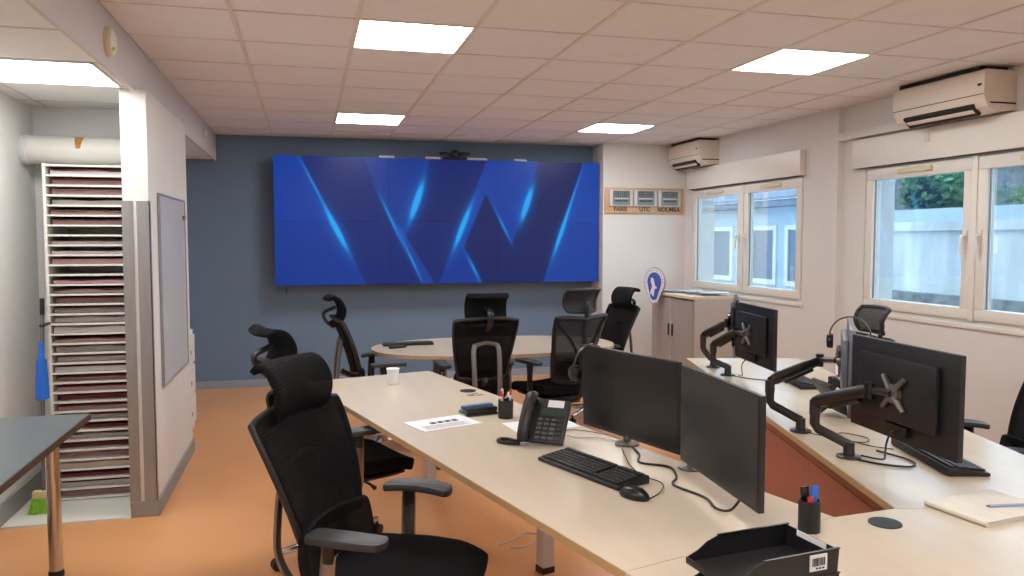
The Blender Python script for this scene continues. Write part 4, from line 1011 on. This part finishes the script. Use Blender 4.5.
def quad_sheet(P, z, th): 
    mb = MB(); vs = [(x, y, z) for x, y in P]+[(x, y, z+th) for x, y in P]
    return mb.add(vs, [(3, 2, 1, 0), (4, 5, 6, 7), (0, 1, 5, 4), (1, 2, 6, 5), (2, 3, 7, 6), (3, 0, 4, 7)])
t = thing('printed_sheet', 'white sheet with dark printed blocks lying near the desk edge', 'paper', (0.585, 3.53, T+0.0008), math.radians(20))
MB().bb(-0.1485, 0.1485, -0.105, 0.105, 0, 0.003).build('sheet', M_paper, t)
pr = MB()
for k in range(4): pr.bb(-0.055+k*0.038, -0.026+k*0.038, 0.0, 0.034, 0.0032, 0.0036)
for k in range(5): pr.bb(-0.12, 0.11-0.02*(k % 2), -0.08+k*0.014, -0.077+k*0.014, 0.0032, 0.0035)
pr.build('print_block', M_ink, t)
t = thing('memo_sheet', 'white memo sheet lying under the rear of the desk phone', 'paper', (1.02, 3.395, T+0.0004), math.radians(8))
MB().bb(-0.16, 0.15, -0.10, 0.095, 0, 0.0006).build('sheet', M_paper, t)
# notebook + pen
t = thing('notebook', 'closed cream notebook with a rounded spine on the linking table', 'notebook', (2.05, 1.965, T+0.001), math.radians(8))
M_note = mat('cream_cover', rgb(222, 216, 204), 0.6, var=0.06, scale=14)
MB().bb(-0.145, 0.15, -0.11, 0.10, 0.012, 0.0145).build('cover', M_note, t, bevel=0.001)
MB().bb(-0.14, 0.145, -0.105, 0.095, 0.0025, 0.0118).build('page_block', M_paper, t)
MB().bb(-0.145, 0.15, -0.11, 0.10, 0.0, 0.0022).build('back_cover', M_note, t)
MB().tube([(-0.148, -0.11, 0.0078), (-0.148, 0.10, 0.0078)], 0.008, 10).build('spine', M_note, t, smooth=True)
t = thing('ballpoint_pen', 'pale blue ballpoint pen lying on the cream notebook', 'pen', (2.10, 1.93, T+0.0205), math.radians(-8))
MB().cyl((-0.07, 0, 0), (0.05, 0, 0), 0.0045, n=10).build('barrel', mat('pen_blue', rgb(150, 170, 205), 0.3), t, smooth=True)
MB().cyl((0.05, 0, 0), (0.068, 0, 0), 0.004, 0.0015, n=10).cyl((-0.07, 0, 0), (-0.08, 0, 0), 0.003, n=8).build('tip', M_chrome, t, smooth=True)

# letter trays
def tray(label, loc, rot, barcode):
    t = thing('letter_tray', label, 'letter tray', loc, 0, 'stacked black letter trays'); t.rotation_euler = rot
    LX, WY, H, th = 0.150, 0.088, 0.056, 0.003     # open front at -x, near side -y
    MB().bb(-LX, LX, -WY, WY, 0, th).build('tray_floor', M_black, t)
    for s in (-1, 1):
        y0, y1 = (s*WY-s*th, s*WY)
        MB().prism([(-LX, th), (LX, th), (LX+0.004, H), (-LX*0.42, H), (-LX*0.62, H*0.82), (-LX*0.8, H*0.5), (-LX, H*0.28)], min(y0, y1), max(y0, y1), lambda a, b, c: (a, c, b)).build('side_wall', M_black, t)
        MB().bb(-LX*0.42, LX+0.005, min(y0, y1)-0.002, max(y0, y1)+0.002, H, H+0.003).build('side_rim', M_black2, t)
    MB().bb(LX-th, LX, -WY+th, WY-th, th, H).build('back_wall', M_black, t)
    MB().bb(-LX-0.004, -LX, -WY, WY, 0, H*0.28).build('front_lip', M_black, t, bevel=0.001)
    lb = MB().bb(0.065, 0.115, -WY-0.0035, -WY-0.0005, 0.014, 0.052).build('label_sticker', M_paper, t)
    bc = MB(); x = 0.071
    while x < 0.107:
        w_ = random.choice((0.0012, 0.002, 0.003)); bc.bb(x, x+w_, -WY-0.0042, -WY-0.0036, 0.026, 0.045); x += w_+random.choice((0.001, 0.0018))
    for k in range(3): bc.bb(0.082+k*0.009, 0.088+k*0.009, -WY-0.0042, -WY-0.0036, 0.018, 0.022)
    bc.build('barcode', M_ink, lb)
    MB().bb(LX-th-0.002, LX-th-0.0005, -0.055, 0.045, 0.042, 0.056).build('name_sticker', M_paper, t)
    return t
TA = math.radians(7)
tray('lower black letter tray standing on the linking table', (1.042, 1.63, T+0.001), (0, 0, TA), True)
tray('upper black letter tray with a white barcode sticker on its side', (1.04, 1.63, T+0.0598), (0, 0, TA), True)
o = MB().bb(-0.10, 0.10, -0.075, 0.075, 0.0, 0.006).build('paper_sheet', M_paper); o.location = (1.01, 1.63, T+0.0045); o.rotation_euler = (0, 0, TA)
tag(o, 'white paper lying in the lower black letter tray', 'paper')

# headsets
def headset(label, loc, rz, boom=1):
    t = thing('headset', label, 'headset', loc, rz)
    P = [(0.085*math.cos(a), 0, 0.09*math.sin(a)) for a in [PI*k/16 for k in range(17)]]
    MB().tube(P, 0.005, 6, flat=(1.6, 0.7)).build('headband', M_black2, t, smooth=True)
    for s in (-1, 1):
        MB().lathe([(0.03, -0.012), (0.034, 0.0), (0.03, 0.014), (0.012, 0.018)], (s*0.08, 0, -0.02), 18, Matrix.Rotation(s*PI/2, 3, 'Y')).build('ear_cushion', M_black2, t, smooth=True)
        MB().tube([(s*0.085, 0, 0.0), (s*0.09, 0, -0.02)], 0.006, 6).build('yoke', M_black2, t)
    MB().tube(spline([(0.085, 0, -0.02), (0.07, 0.05, -0.05), (0.03, 0.09, -0.06)], 6), 0.003, 6).build('microphone_boom', M_black2, t, smooth=True)
headset('black headset hung over the top corner of the monitor beside the phone', (1.118, 3.02, 1.064), math.radians(17))
headset('black headset hung on the silver edged monitor', (2.312, 2.966, 1.154), math.radians(-36.5))

# cables
def cable(name, pts, r, m, label):
    o = MB().tube(spline(pts, 8), r, 6).build(name, m, smooth=True); return tag(o, label, 'cable')
z = T+0.005
cable('video_cable', [(1.262, 2.915, z), (1.24, 2.80, z), (1.20, 2.70, z), (1.28, 2.62, z), (1.25, 2.50, z), (1.20, 2.42, z), (1.24, 2.28, z), (1.22, 2.17, z+0.002), (1.24, 2.12, z+0.01), (1.25, 2.08, 0.80)], 0.0045, M_cable, 'thick black cable snaking below the two desk screens')
cable('mouse_cable', [(1.06, 2.31, z), (1.12, 2.36, z), (1.17, 2.45, z), (1.14, 2.55, z), (1.15, 2.68, z), (1.18, 2.80, z), (1.21, 2.90, z)], 0.002, M_cable, 'thin black mouse cable running under the screens')
cable('phone_cable', [(1.06, 3.17, z), (1.10, 3.12, z), (1.18, 3.09, z), (1.225, 3.032, z)], 0.002, M_cablew, 'pale thin cable running from the desk phone to the post stand')
cable('network_cable', [(1.05, 3.22, z), (1.12, 3.25, z), (1.20, 3.18, z), (1.262, 3.05, z)], 0.0018, M_cable, 'thin dark cable curling behind the desk phone')
cable('power_cable', [(2.02, 2.53, z), (2.06, 2.46, z), (2.14, 2.40, z), (2.20, 2.44, z), (2.205, 2.52, z), (2.18, 2.62, z)], 0.004, M_cable, 'black power cable leaving the base of the thick monitor arm')
cable('display_cable', [(2.072, 2.575, z), (2.088, 2.51, z+0.004), (2.055, 2.43, 0.772), (2.0, 2.36, 0.81), (1.935, 2.28, 0.87), (1.922, 2.25, 0.915), (1.932, 2.243, 0.932)], 0.0035, M_cable, 'black cable rising to the large rear-facing monitor')
cable('loose_cable', [(2.10, 2.93, z), (2.16, 2.80, z), (2.22, 2.74, z), (2.28, 2.80, z), (2.24, 2.90, z), (2.18, 2.86, z), (2.20, 2.70, z), (2.26, 2.62, z)], 0.0022, M_cable, 'thin black cable looping beside the second phone')
cable('rear_cable', [(2.53, 4.30, z), (2.58, 4.18, z), (2.68, 4.10, z), (2.76, 4.20, z)], 0.003, M_cable, 'thin black cable on the desk below the monitor near the cabinet')
cable('arm_cable', [(2.574, 4.33, z), (2.56, 4.26, z+0.01), (2.515, 4.19, 0.80), (2.455, 4.09, 0.85), (2.436, 4.02, 0.89), (2.447, 3.993, 0.908)], 0.003, M_cable, 'black cable rising to the monitor near the cabinet')
cable('floor_cable', [(0.93, 3.87, 0.004), (1.02, 3.92, 0.004), (1.12, 4.0, 0.004), (1.17, 3.92, 0.004), (1.06, 3.82, 0.004), (0.98, 3.82, 0.004)], 0.004, M_cablew, 'pale cable loop lying on the orange floor under the long desk')
cable('hanging_cable', [(1.03, 3.50, 0.70), (1.0, 3.50, 0.45), (1.03, 3.40, 0.25), (1.14, 3.25, 0.22), (1.2, 2.9, 0.25)], 0.004, M_cabler, 'brown cable hanging beside a desk leg under the long desk')
